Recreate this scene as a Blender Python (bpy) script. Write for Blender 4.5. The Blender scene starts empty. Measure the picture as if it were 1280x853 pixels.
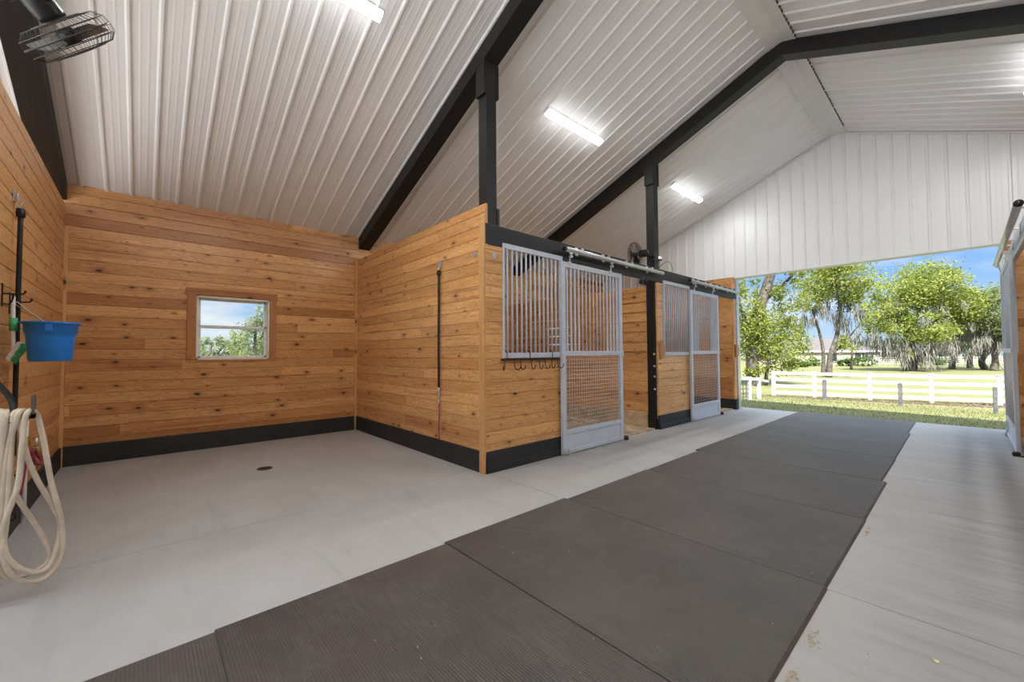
import bpy, bmesh, math, random
import numpy as np
from mathutils import Vector, Matrix

scene = bpy.context.scene
COL = scene.collection
random.seed(7)
rng = np.random.default_rng(7)

# ------------------------------------------------------------------ dimensions
H = 1.3226                       # eye height
XB, XF, XR = -7.2347, -3.5456, 0.47   # back wall, left stall fronts, right stall fronts
XRIDGE, ZRIDGE, ZE = -1.6072, 5.723, 3.429
SL = (ZRIDGE - ZE) / (XRIDGE - XB)
XE = 2 * XRIDGE - XB             # right eave wall
YL, YP, YD, YE = -0.73, 2.804, 6.60, 10.24   # left wall, partition, divider, gable
YBACK = -4.7
ZO = 3.06                        # head of the open gable
def roof_z(x): return ZRIDGE - abs(x - XRIDGE) * SL

# ------------------------------------------------------------------ node helpers
def new_mat(name):
    m = bpy.data.materials.new(name); m.use_nodes = True
    nt = m.node_tree; nt.nodes.clear()
    out = nt.nodes.new('ShaderNodeOutputMaterial')
    b = nt.nodes.new('ShaderNodeBsdfPrincipled')
    nt.links.new(b.outputs[0], out.inputs[0])
    return m, nt, b, out
class G:
    """tiny node-graph helper"""
    def __init__(s, nt): s.nt = nt
    def n(s, t, **kw):
        x = s.nt.nodes.new(t)
        for k, v in kw.items():
            if k.startswith('i_'): x.inputs[k[2:].replace('_', ' ')].default_value = v
            else: setattr(x, k, v)
        return x
    def l(s, a, b): s.nt.links.new(a, b)
    def val(s, sock, v):
        if hasattr(v, 'is_output') or isinstance(v, bpy.types.NodeSocket): s.l(v, sock)
        else: sock.default_value = v
    def math(s, op, a, b=0.0, c=None, clamp=False):
        x = s.n('ShaderNodeMath', operation=op, use_clamp=clamp)
        s.val(x.inputs[0], a); s.val(x.inputs[1], b)
        if c is not None: s.val(x.inputs[2], c)
        return x.outputs[0]
    def mix(s, f, a, b, blend='MIX'):
        x = s.n('ShaderNodeMix', data_type='RGBA', blend_type=blend)
        s.val(x.inputs[0], f)
        s.val(x.inputs[6], a if not isinstance(a, tuple) else (*a[:3], 1)); s.val(x.inputs[7], b if not isinstance(b, tuple) else (*b[:3], 1))
        return x.outputs[2]
    def ramp(s, f, stops, interp='LINEAR'):
        x = s.n('ShaderNodeValToRGB'); x.color_ramp.interpolation = interp
        e = x.color_ramp.elements
        while len(e) < len(stops): e.new(0.5)
        for k, (p, c) in enumerate(stops):
            e[k].position = p
            e[k].color = (c, c, c, 1) if isinstance(c, (int, float)) else (*c[:3], 1)
        s.l(f, x.inputs[0]); return x.outputs[0]
    def noise(s, vec, scale, detail=3, rough=.55, dist=0):
        x = s.n('ShaderNodeTexNoise'); s.l(vec, x.inputs['Vector'])
        x.inputs['Scale'].default_value = scale; x.inputs['Detail'].default_value = detail
        x.inputs['Roughness'].default_value = rough; x.inputs['Distortion'].default_value = dist
        return x.outputs['Fac']
    def mapping(s, vec, scale=(1, 1, 1), loc=(0, 0, 0), rot=(0, 0, 0)):
        x = s.n('ShaderNodeMapping'); s.l(vec, x.inputs[0])
        x.inputs['Scale'].default_value = scale; x.inputs['Location'].default_value = loc; x.inputs['Rotation'].default_value = rot
        return x.outputs[0]
    def bump(s, h, strength=.2, dist=.01):
        x = s.n('ShaderNodeBump'); x.inputs['Strength'].default_value = strength; x.inputs['Distance'].default_value = dist
        s.l(h, x.inputs['Height']); return x.outputs[0]

def simple(name, col, rough=.5, metal=0., spec=.5, var=.06, scale=6., bump=0.):
    m, nt, b, o = new_mat(name); g = G(nt)
    tc = g.n('ShaderNodeTexCoord').outputs['Object']
    f = g.noise(tc, scale, 4)
    lo = tuple(max(0, c * (1 - var * 2)) for c in col); hi = tuple(min(1, c * (1 + var * 2)) for c in col)
    g.l(g.ramp(f, [(.3, lo), (.7, hi)]), b.inputs['Base Color'])
    b.inputs['Roughness'].default_value = rough; b.inputs['Metallic'].default_value = metal
    b.inputs['Specular IOR Level'].default_value = spec
    if bump: g.l(g.bump(g.noise(tc, scale * 6, 4), bump, .003), b.inputs['Normal'])
    return m

def pine(name, light, mid, dark, rough=.38, sheen=1.):
    m, nt, b, o = new_mat(name); g = G(nt)
    uv = g.n('ShaderNodeUVMap', uv_map='UVMap').outputs[0]
    rnd = g.n('ShaderNodeAttribute', attribute_name='rnd').outputs['Fac']
    # growth-ring figure, stretched along the board
    warp = g.noise(g.mapping(uv, (1.1, 5, 1)), 1.6, 2)
    sep = g.n('ShaderNodeSeparateXYZ'); g.l(uv, sep.inputs[0])
    v2 = g.math('ADD', g.math('MULTIPLY', sep.outputs[1], 9.), g.math('MULTIPLY', warp, 4.2))
    ring = g.math('ABSOLUTE', g.math('SINE', g.math('MULTIPLY', v2, 8.)))
    fine = g.noise(g.mapping(uv, (2.5, 120, 1)), 1., 3, .6)
    blot = g.noise(g.mapping(uv, (1.0, 7, 1)), 1., 3, .6)
    base = g.mix(g.ramp(blot, [(.3, 0.), (.7, 1.)]), light, mid)
    base = g.mix(g.math('MULTIPLY', g.ramp(ring, [(.0, 1.), (.55, 0.)]), .50), base, dark)
    base = g.mix(g.math('MULTIPLY', g.ramp(fine, [(.35, 1.), (.62, 0.)]), .45), base, dark)
    # whole-board tone
    tone = g.ramp(rnd, [(0., (.62, .52, .44)), (.14, (.84, .74, .64)), (.35, (1.0, .95, .88)), (.6, (.98, 1.0, 1.0)), (.8, (1.14, 1.16, 1.18)), (1., (1.22, 1.28, 1.36))])
    base = g.mix(1., base, tone, 'MULTIPLY')
    # reddish heartwood streaks
    hs = g.noise(g.mapping(uv, (.55, 11, 1), (3.1, 1.7, 0)), 1., 3, .6)
    base = g.mix(g.math('MULTIPLY', g.ramp(hs, [(.57, 0.), (.72, 1.)]), .55), base, (dark[0] * .85, dark[1] * .62, dark[2] * .55))
    # knots
    vor = g.n('ShaderNodeTexVoronoi', feature='F1', voronoi_dimensions='2D'); vor.inputs['Scale'].default_value = 1.
    vor.inputs['Randomness'].default_value = 1.
    uvw = g.n('ShaderNodeVectorMath', operation='ADD')
    nz = g.n('ShaderNodeTexNoise'); g.l(g.mapping(uv, (6, 22, 1)), nz.inputs['Vector']); nz.inputs['Scale'].default_value = 1.
    sc = g.n('ShaderNodeVectorMath', operation='SCALE'); g.l(nz.outputs['Color'], sc.inputs[0]); sc.inputs['Scale'].default_value = .09
    g.l(g.mapping(uv, (2.5, 5.0, 1)), uvw.inputs[0]); g.l(sc.outputs[0], uvw.inputs[1]); g.l(uvw.outputs[0], vor.inputs['Vector'])
    vs = g.n('ShaderNodeSeparateXYZ'); g.l(vor.outputs['Color'], vs.inputs[0])
    pick = g.math('GREATER_THAN', vs.outputs[0], .30)
    size = g.math('ADD', .025, g.math('MULTIPLY', g.math('POWER', vs.outputs[1], 2.), .085))
    kd = g.math('DIVIDE', vor.outputs['Distance'], size)
    core = g.math('MULTIPLY', g.ramp(kd, [(.55, 1.), (1., 0.)]), pick)
    halo = g.math('MULTIPLY', g.ramp(g.math('MULTIPLY', kd, .33), [(.3, 1.), (1., 0.)]), pick)
    base = g.mix(g.math('MULTIPLY', halo, .55), base, dark)
    base = g.mix(g.math('MULTIPLY', core, .94), base, (.035, .012, .006))
    g.l(base, b.inputs['Base Color'])
    b.inputs['Roughness'].default_value = rough
    b.inputs['Specular IOR Level'].default_value = .4
    b.inputs['Coat Weight'].default_value = .18 * sheen; b.inputs['Coat Roughness'].default_value = .22
    h = g.math('ADD', g.math('MULTIPLY', ring, -.3), fine)
    g.l(g.bump(h, .10, .002), b.inputs['Normal'])
    return m

PINE = pine('pine boards', (.80, .455, .186), (.68, .34, .122), (.30, .115, .036))
PINE_TRIM = pine('pine trim', (.76, .45, .20), (.66, .36, .145), (.42, .19, .065), .42, .6)
PINE_RED = pine('bark-edged block', (.60, .29, .10), (.52, .23, .08), (.30, .11, .035), .42, .6)

def black_wood():
    m, nt, b, o = new_mat('black stained timber'); g = G(nt)
    tc = g.n('ShaderNodeTexCoord').outputs['Object']
    uv = g.n('ShaderNodeUVMap', uv_map='UVMap').outputs[0]
    w = g.noise(g.mapping(uv, (1.5, 6, 1)), 1.4, 2)
    sep = g.n('ShaderNodeSeparateXYZ'); g.l(uv, sep.inputs[0])
    r = g.math('ABSOLUTE', g.math('SINE', g.math('ADD', g.math('MULTIPLY', sep.outputs[1], 90.), g.math('MULTIPLY', w, 42.))))
    fine = g.noise(g.mapping(uv, (3, 110, 1)), 1., 3, .65)
    c = g.mix(g.math('MULTIPLY', g.ramp(r, [(0., 1.), (.5, 0.)]), .35), (.008, .0078, .0076), (.023, .0223, .0215))
    c = g.mix(g.math('MULTIPLY', g.ramp(fine, [(.5, 0.), (.75, 1.)]), .5), c, (.042, .040, .038))
    g.l(c, b.inputs['Base Color']); b.inputs['Roughness'].default_value = .48; b.inputs['Specular IOR Level'].default_value = .40
    g.l(g.bump(g.math('ADD', r, fine), .10, .003), b.inputs['Normal'])
    return m
BLACK_WOOD = black_wood()

def kick_mat():
    m, nt, b, o = new_mat('black painted kickboard'); g = G(nt)
    tc = g.n('ShaderNodeTexCoord').outputs['Object']
    n1 = g.noise(tc, 3., 5, .6); n2 = g.noise(tc, 26., 4, .7)
    c = g.ramp(n1, [(.3, (.012, .0125, .013)), (.75, (.028, .029, .030))])
    c = g.mix(g.math('MULTIPLY', g.ramp(n2, [(.60, 0.), (.74, 1.)]), .25), c, (.10, .098, .095))
    g.l(c, b.inputs['Base Color']); b.inputs['Roughness'].default_value = .6
    g.l(g.bump(n2, .25, .004), b.inputs['Normal'])
    return m
KICK = kick_mat()

def white_metal():
    m, nt, b, o = new_mat('white ribbed steel'); g = G(nt)
    tc = g.n('ShaderNodeTexCoord').outputs['Object']
    c = g.ramp(g.noise(tc, 1.2, 3), [(.3, (.84, .838, .83)), (.7, (.88, .878, .87))])
    g.l(c, b.inputs['Base Color']); b.inputs['Roughness'].default_value = .33; b.inputs['Specular IOR Level'].default_value = .5
    g.l(g.bump(g.noise(tc, 2.2, 2), .05, .02), b.inputs['Normal'])
    return m
WHITE_METAL = white_metal()
WHITE_TRIM = simple('white trim steel', (.80, .795, .78), .4, var=.02)

def concrete():
    m, nt, b, o = new_mat('broomed concrete'); g = G(nt)
    tc = g.n('ShaderNodeTexCoord').outputs['Object']
    big = g.noise(tc, .55, 4, .6, .6); mid = g.noise(tc, 2.6, 5, .62); fine = g.noise(tc, 60., 4, .7)
    streak = g.noise(g.mapping(tc, (.8, 5.5, 1)), 1.3, 4, .65, .3)
    c = g.ramp(big, [(.28, (0.396, 0.387, 0.371)), (.72, (0.513, 0.502, 0.486))])
    c = g.mix(g.math('MULTIPLY', g.ramp(mid, [(.42, 1.), (.62, 0.)]), .22), c, (.36, .335, .30))
    c = g.mix(g.math('MULTIPLY', g.ramp(streak, [(.54, 0.), (.70, 1.)]), .30), c, (.30, .29, .28))
    c = g.mix(g.math('MULTIPLY', g.ramp(fine, [(.35, 1.), (.65, 0.)]), .18), c, (.33, .32, .30))
    sx = g.n('ShaderNodeSeparateXYZ'); g.l(tc, sx.inputs[0])      # right-hand lane darker and greyer overall, with trodden dirt streaks
    lane = g.n('ShaderNodeMapRange'); lane.interpolation_type = 'SMOOTHSTEP'; g.l(g.math('ADD', sx.outputs[0], g.math('MULTIPLY', mid, .8)), lane.inputs[0])
    lane.inputs[1].default_value = -.25; lane.inputs[2].default_value = .45; lane.inputs[3].default_value = 0.; lane.inputs[4].default_value = 1.
    scuff = g.noise(g.mapping(tc, (.7, 7., 1), (4, 1, 0)), 1.2, 5, .65, .4)
    c = g.mix(g.math('MULTIPLY', lane.outputs[0], g.math('ADD', .28, g.math('MULTIPLY', g.ramp(scuff, [(.4, 0.), (.68, 1.)]), .5))), c, (.25, .247, .242))
    spots = g.noise(tc, 9., 3, .7)
    c = g.mix(g.math('MULTIPLY', g.ramp(spots, [(.70, 0.), (.78, 1.)]), .35), c, (.20, .19, .18))
    g.l(c, b.inputs['Base Color']); b.inputs['Roughness'].default_value = .62; b.inputs['Specular IOR Level'].default_value = .3
    broom = g.noise(g.mapping(tc, (160, 4, 1)), 1., 2)
    g.l(g.bump(g.math('ADD', broom, fine), .18, .003), b.inputs['Normal'])
    return m
CONCRETE = concrete()

def rubber(name, base):
    m, nt, b, o = new_mat(name); g = G(nt)
    tc = g.n('ShaderNodeTexCoord').outputs['Object']
    n1 = g.noise(tc, 1.3, 5, .6, .5); n2 = g.noise(tc, 7., 5, .7, .8); n3 = g.noise(tc, 90., 3, .7)
    lo = tuple(c * .78 for c in base); hi = tuple(c * 1.3 for c in base)
    c = g.ramp(n1, [(.3, lo), (.72, hi)])
    c = g.mix(g.math('MULTIPLY', g.ramp(n2, [(.50, 0.), (.72, 1.)]), .38), c, (.15, .135, .125))
    c = g.mix(g.math('MULTIPLY', g.ramp(g.noise(g.mapping(tc, (1, 1, 1), (5, 2, 0)), .9, 4, .6), [(.5, 0.), (.7, 1.)]), .35), c, (.085, .062, .052))
    c = g.mix(g.math('MULTIPLY', g.ramp(n3, [(.70, 0.), (.80, 1.)]), .22), c, (.22, .21, .20))
    g.l(c, b.inputs['Base Color']); b.inputs['Roughness'].default_value = .48; b.inputs['Specular IOR Level'].default_value = .45
    sep = g.n('ShaderNodeSeparateXYZ'); g.l(tc, sep.inputs[0])
    rib = g.math('SINE', g.math('MULTIPLY', sep.outputs[1], 2 * math.pi / .0135))
    g.l(g.bump(g.math('ADD', g.math('MULTIPLY', rib, 1.), n3), .5, .003), b.inputs['Normal'])
    return m
MAT_RUBBER = rubber('brown-black ribbed rubber', (.085, .072, .063))

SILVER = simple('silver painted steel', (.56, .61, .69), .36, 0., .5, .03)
GALV = simple('galvanised steel', (.60, .61, .62), .32, .65, .5, .06, 14)
DARK_METAL = simple('black enamelled steel', (.012, .012, .013), .32, .2, .5, .05)
BROWN_METAL = simple('dark bronze wire', (.055, .048, .042), .35, .5, .5, .1)
BLADE = simple('dusty grey fan blade', (.20, .19, .18), .4, .4, .5, .1)
STEEL = simple('grey steel bar', (.14, .14, .135), .4, .7, .5, .15, 20)
MESHW = simple('tarnished galvanised wire', (.62, .60, .58), .45, .2, .5, .08, 20)
RUST = simple('rusty iron', (.05, .032, .024), .6, .5, .4, .25, 30)
BLUE = simple('blue plastic', (.010, .20, .68), .35, 0, .5, .03)
HOSE = simple('cream rubber hose', (.57, .49, .38), .5, 0, .4, .10, 9)
BLACK_RUBBER = simple('black rubber', (.012, .012, .013), .5, 0, .4, .08)
GREEN_BR = simple('green bristles', (.08, .42, .17), .6)
WHITE_PL = simple('white plastic', (.88, .88, .86), .4)
YELLOW_VINYL = simple('cream vinyl', (.90, .87, .74), .45)
PINK = simple('faded red rope', (.30, .04, .07), .7, var=.15, scale=30)
BRASS = simple('brass', (.42, .30, .11), .35, .8)
DIRT = simple('brown stall floor', (.50, .38, .26), .85, 0, .2, .25, 4, .3)
FENCE = simple('white vinyl fence', (0.466, 0.466, 0.460), .4, var=.02)
GREYPOST = simple('weathered grey post', (0.120, 0.120, 0.120), .8, var=.2, scale=10)
HOUSE_W = simple('beige stucco', (0.465, 0.397, 0.321), .8)
ROOF_SH = simple('brown shingle', (0.109, 0.096, 0.088), .85, var=.12, scale=8)
DARK_GLASS = simple('dark window glass', (.03, .035, .04), .1)
BARK = simple('grey bark', (0.115, 0.098, 0.081), .9, 0, .2, .3, 5, .5)
MOSS = simple('spanish moss', (0.216, 0.203, 0.175), .9, 0, .1, .2, 2)
MULCH = simple('leaf litter', (.28, .20, .13), .9, 0, .1, .3, 9)
GREY_IRON = simple('cast iron', (.09, .075, .06), .6, .4, .4, .2, 30)

def emit(name, col, strength):
    m, nt, b, o = new_mat(name)
    b.inputs['Base Color'].default_value = (.9, .9, .9, 1)
    b.inputs['Emission Color'].default_value = (*col, 1); b.inputs['Emission Strength'].default_value = strength
    return m
LAMP = emit('lit led lens', (.95, .98, 1.), 108.)
LAMP_SIDE = emit('lit led lens edge', (.95, .98, 1.), 4.5)

def glass():
    m, nt, b, o = new_mat('window glass'); g = G(nt)
    t = g.n('ShaderNodeBsdfTransparent'); gl = g.n('ShaderNodeBsdfGlossy'); gl.inputs['Roughness'].default_value = .02
    t.inputs[0].default_value = (.95, .97, .96, 1)
    fr = g.n('ShaderNodeFresnel'); fr.inputs[0].default_value = 1.3
    mx = g.n('ShaderNodeMixShader'); g.l(fr.outputs[0], mx.inputs[0]); g.l(t.outputs[0], mx.inputs[1]); g.l(gl.outputs[0], mx.inputs[2])
    nt.nodes.remove(b); g.l(mx.outputs[0], o.inputs[0])
    return m
GLASS = glass()

def leaf_mat(name, c0, c1, c2):
    m, nt, b, o = new_mat(name); g = G(nt)
    rnd = g.n('ShaderNodeAttribute', attribute_name='rnd').outputs['Fac']
    c = g.ramp(rnd, [(0., c0), (.5, c1), (1., c2)])
    d = g.n('ShaderNodeBsdfDiffuse'); t = g.n('ShaderNodeBsdfTranslucent')
    g.l(c, d.inputs[0]); g.l(c, t.inputs[0])
    mx = g.n('ShaderNodeMixShader'); mx.inputs[0].default_value = .45
    g.l(d.outputs[0], mx.inputs[1]); g.l(t.outputs[0], mx.inputs[2]); nt.nodes.remove(b); g.l(mx.outputs[0], o.inputs[0])
    return m
LEAF_OAK = leaf_mat('bright oak leaves', (0.129, 0.166, 0.030), (0.270, 0.310, 0.069), (0.387, 0.412, 0.149))
LEAF_DARK = leaf_mat('deep green leaves', (0.050, 0.095, 0.025), (0.110, 0.180, 0.045), (0.180, 0.260, 0.075))
LEAF_PALE = leaf_mat('pale olive leaves', (0.149, 0.181, 0.085), (0.245, 0.282, 0.149), (0.319, 0.351, 0.202))
LEAF_GRASS = leaf_mat('grass blades', (0.143, 0.167, 0.040), (0.183, 0.199, 0.064), (0.223, 0.219, 0.095))

def ground_mat():
    m, nt, b, o = new_mat('mown grass'); g = G(nt)
    tc = g.n('ShaderNodeTexCoord').outputs['Object']
    n1 = g.noise(tc, .35, 4, .6, .5); n2 = g.noise(tc, 3., 5, .7); n3 = g.noise(tc, 30., 3, .7)
    c = g.ramp(n1, [(.3, (0.137, 0.141, 0.048)), (.7, (0.182, 0.172, 0.084))])
    c = g.mix(g.math('MULTIPLY', g.ramp(n2, [(.45, 0.), (.65, 1.)]), .5), c, (.21, .19, .105))
    c = g.mix(g.math('MULTIPLY', g.ramp(n3, [(.4, 1.), (.6, 0.)]), .25), c, (.115, .14, .033))
    g.l(c, b.inputs['Base Color']); b.inputs['Roughness'].default_value = .9; b.inputs['Specular IOR Level'].default_value = .1
    return m
GROUND = ground_mat()

# ------------------------------------------------------------------ mesh builder
class MB:
    def __init__(s): s.v = []; s.f = []; s.uv = []; s.r = []
    def face(s, idx, uv=None, r=.5): s.f.append(tuple(idx)); s.uv.append(uv); s.r.append(r)
    def quad(s, pts, uv=None, r=.5):
        i = len(s.v); s.v.extend(tuple(p) for p in pts); s.face(range(i, i + len(pts)), uv, r)
    def prism(s, base, ext, r=.5, grain=None, cap=True):
        """extrude polygon 'base' (list of Vectors) by vector ext; uv along ext"""
        ext = Vector(ext); L = ext.length; n = len(base); i = len(s.v)
        base = [Vector(p) for p in base]
        s.v.extend(tuple(p) for p in base); s.v.extend(tuple(p + ext) for p in base)
        ou, ov = r * 37.3, r * 17.7 + random.random()
        per = 0
        for k in range(n):
            k2 = (k + 1) % n; d = (base[k2] - base[k]).length
            s.face((i + k, i + k2, i + n + k2, i + n + k), [(ou, ov + per), (ou, ov + per + d), (ou + L, ov + per + d), (ou + L, ov + per)], r)
            per += d
        if cap:
            s.face([i + k for k in reversed(range(n))], None, r); s.face([i + n + k for k in range(n)], None, r)
    def box(s, x0, y0, z0, x1, y1, z1, r=None, c=0.0):
        """box whose grain follows the longest side, with chamfer c on the long edges"""
        r = random.random() if r is None else r
        lo = Vector((min(x0, x1), min(y0, y1), min(z0, z1))); hi = Vector((max(x0, x1), max(y0, y1), max(z0, z1)))
        d = hi - lo; a = max(range(3), key=lambda k: d[k]); b_, c_ = [(1, 2), (2, 0), (0, 1)][a]
        def P(u, v):
            p = Vector(lo); p[b_] = u; p[c_] = v; return p
        u0, u1, v0, v1 = lo[b_], hi[b_], lo[c_], hi[c_]
        if c > 0:
            c = min(c, (u1 - u0) * .45, (v1 - v0) * .45)
            base = [P(u0 + c, v0), P(u1 - c, v0), P(u1, v0 + c), P(u1, v1 - c), P(u1 - c, v1), P(u0 + c, v1), P(u0, v1 - c), P(u0, v0 + c)]
        else: base = [P(u0, v0), P(u1, v0), P(u1, v1), P(u0, v1)]
        e = Vector((0, 0, 0)); e[a] = d[a]
        s.prism(base, e, r)
    def bar(s, p0, p1, w, h, up=(0, 0, 1), r=.5):
        p0, p1 = Vector(p0), Vector(p1); t = (p1 - p0).normalized(); up = Vector(up)
        if abs(t.dot(up)) > .98: up = Vector((1, 0, 0))
        a = t.cross(up).normalized() * (w / 2); b_ = a.cross(t).normalized() * (h / 2)
        s.prism([p0 - a - b_, p0 + a - b_, p0 + a + b_, p0 - a + b_], p1 - p0, r)
    def tube(s, pts, rad, n=8, closed=False, cap=True, r=.5):
        pts = [Vector(p) for p in pts]; m = len(pts); i = len(s.v)
        rads = rad if isinstance(rad, (list, tuple)) else [rad] * m
        ref = None
        for k in range(m):
            a = pts[(k - 1) % m] if (closed or k > 0) else pts[k]; b_ = pts[(k + 1) % m] if (closed or k < m - 1) else pts[k]
            t = (b_ - a).normalized()
            if ref is None:
                ref = Vector((0, 0, 1)) if abs(t.z) < .9 else Vector((1, 0, 0))
            e1 = (ref - t * ref.dot(t)).normalized(); e2 = t.cross(e1); ref = e1
            for j in range(n):
                q = 2 * math.pi * j / n
                s.v.append(tuple(pts[k] + (e1 * math.cos(q) + e2 * math.sin(q)) * rads[k]))
        for k in range(m if closed else m - 1):
            k2 = (k + 1) % m
            for j in range(n):
                j2 = (j + 1) % n
                s.face((i + k * n + j, i + k * n + j2, i + k2 * n + j2, i + k2 * n + j), [(k * .1, j / n), (k * .1, (j + 1) / n), (k * .1 + .1, (j + 1) / n), (k * .1 + .1, j / n)], r)
        if cap and not closed:
            s.face([i + j for j in reversed(range(n))], None, r); s.face([i + (m - 1) * n + j for j in range(n)], None, r)
    def lathe(s, prof, c, axis=(0, 0, 1), n=24, r=.5):
        """prof: list of (radius, height along axis)"""
        a = Vector(axis).normalized(); e1 = a.orthogonal().normalized(); e2 = a.cross(e1); c = Vector(c); i = len(s.v); m = len(prof)
        for (ra, h) in prof:
            for j in range(n):
                q = 2 * math.pi * j / n
                s.v.append(tuple(c + a * h + (e1 * math.cos(q) + e2 * math.sin(q)) * max(ra, 1e-4)))
        for k in range(m - 1):
            for j in range(n):
                j2 = (j + 1) % n; s.face((i + k * n + j, i + k * n + j2, i + (k + 1) * n + j2, i + (k + 1) * n + j), None, r)
    def build(s, name, mat, parent=None, origin=None, smooth=False, recalc=True):
        off = Vector(origin) if origin is not None else (parent_origin(parent) if parent else Vector((0, 0, 0)))
        v = np.array(s.v, dtype=np.float64) - np.array(off)
        me = bpy.data.meshes.new(name); me.from_pydata(v.tolist(), [], s.f)
        uvl = me.uv_layers.new(name='UVMap'); flat = []
        for f, uv in zip(s.f, s.uv):
            if uv is None:
                p = [v[k] for k in f]; d = np.ptp(np.array(p), axis=0); ax = np.argsort(-d)[:2]
                uv = [(q[ax[0]], q[ax[1]]) for q in p]
            for q in uv: flat.extend(q)
        uvl.data.foreach_set('uv', flat)
        at = me.attributes.new('rnd', 'FLOAT', 'FACE'); at.data.foreach_set('value', s.r)
        me.materials.append(mat)
        if smooth: me.polygons.foreach_set('use_smooth', [True] * len(me.polygons))
        if recalc:
            bm = bmesh.new(); bm.from_mesh(me); bmesh.ops.recalc_face_normals(bm, faces=bm.faces); bm.to_mesh(me); bm.free()
        me.update()
        o = bpy.data.objects.new(name, me); COL.objects.link(o)
        if parent: o.parent = parent
        else: o.location = off
        if parent and origin is not None: o.location = off - parent_origin(parent)
        return o

def parent_origin(p):
    q = Vector((0, 0, 0))
    while p is not None: q += p.location; p = p.parent
    return q
def tag(o, label=None, cat=None, group=None, kind=None):
    if label: o['label'] = label
    if cat: o['category'] = cat
    if group: o['group'] = group
    if kind: o['kind'] = kind
    return o
def thing(name, loc, label, cat, group=None):
    o = bpy.data.objects.new(name, None); o.empty_display_size = .1; COL.objects.link(o); o.location = loc
    return tag(o, label, cat, group)
def struct(o): o['kind'] = 'structure'; return o
def copy_tree(o, parent=None):
    c = o.copy(); COL.objects.link(c)
    if parent: c.parent = parent
    for ch in list(o.children): copy_tree(ch, c)
    return c
def smooth_path(pts, n=6):
    """Catmull-Rom through pts"""
    P = [Vector(p) for p in pts]; out = []
    for i in range(len(P) - 1):
        p0 = P[max(i - 1, 0)]; p1 = P[i]; p2 = P[i + 1]; p3 = P[min(i + 2, len(P) - 1)]
        for k in range(n):
            t = k / n
            out.append(.5 * ((2 * p1) + (p2 - p0) * t + (2 * p0 - 5 * p1 + 4 * p2 - p3) * t * t + (3 * p1 - p0 - 3 * p2 + p3) * t ** 3))
    out.append(P[-1]); return out

# ------------------------------------------------------------------ camera
f_px, yaw, pitch, roll = 509.8031, -0.8368, 0.0304, -0.0062
fw = Vector((math.sin(yaw), math.cos(yaw), 0)); rt = Vector((math.cos(yaw), -math.sin(yaw), 0)); up = Vector((0, 0, 1))
F = fw * math.cos(pitch) + up * math.sin(pitch); U0 = up * math.cos(pitch) - fw * math.sin(pitch)
Rv = rt * math.cos(roll) + U0 * math.sin(roll); Uv = U0 * math.cos(roll) - rt * math.sin(roll)
cam = bpy.data.cameras.new('camera'); cam.sensor_width = 36; cam.lens = f_px * 36 / 1280; cam.clip_start = .05; cam.clip_end = 600
cam_o = bpy.data.objects.new('camera', cam); COL.objects.link(cam_o)
cam_o.matrix_world = Matrix(((Rv.x, Uv.x, -F.x, 0), (Rv.y, Uv.y, -F.y, 0), (Rv.z, Uv.z, -F.z, H), (0, 0, 0, 1)))
scene.camera = cam_o

# ------------------------------------------------------------------ board walls
def boards(mb, o, dirv, nrm, L, z0, z1, h=.1365, t=.038, both=False, holes=(), gaps=None, longest=(3.2, 5.5), tone=(0, 1)):
    """horizontal boards starting at point o, running along dirv, face at plane of o, thickness t behind the face (-nrm)"""
    o = Vector(o); d = Vector(dirv); n = Vector(nrm); z = z0
    rows = []
    while z < z1 - .01:
        hh = min(h, z1 - z); g = 0
        if gaps and gaps[0] < z + hh < gaps[1]: g = gaps[2]
        rows.append((z, z + hh - max(g, .0014))); z += h
    for (a, b_) in rows:
        s = 0.; first = True
        segs = []
        while s < L - 1e-4:
            ln = random.uniform(*longest) * (random.uniform(.35, 1) if first else 1); first = False
            e = min(L, s + ln)
            if L - e < .5: e = L
            segs.append((s, e)); s = e
        for (s0, s1) in segs:
            r = random.uniform(*tone); pieces = [(s0, s1, a, b_)]
            for (h0, h1, hz0, hz1) in holes:
                nx = []
                for (p0, p1, q0, q1) in pieces:
                    if p1 <= h0 or p0 >= h1 or q1 <= hz0 or q0 >= hz1: nx.append((p0, p1, q0, q1)); continue
                    if p0 < h0: nx.append((p0, h0, q0, q1))
                    if p1 > h1: nx.append((h1, p1, q0, q1))
                    m0, m1 = max(p0, h0), min(p1, h1)
                    if q0 < hz0 - .004: nx.append((m0, m1, q0, hz0))
                    if q1 > hz1 + .004: nx.append((m0, m1, hz1, q1))
                pieces = nx
            for (p0, p1, q0, q1) in pieces:
                c = min(.006, (q1 - q0) * .3)
                A = o + d * (p0 + .0006)
                sec = [(-t, q0), (-c, q0), (0, q0 + c), (0, q1 - c), (-c, q1), (-t, q1)]
                if both: sec = [(-t + c, q0), (-c, q0), (0, q0 + c), (0, q1 - c), (-c, q1), (-t + c, q1), (-t, q1 - c), (-t, q0 + c)]
                mb.prism([A + n * w + Vector((0, 0, zz)) for (w, zz) in sec], d * (p1 - p0 - .0012), r)

KH = .239
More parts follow.
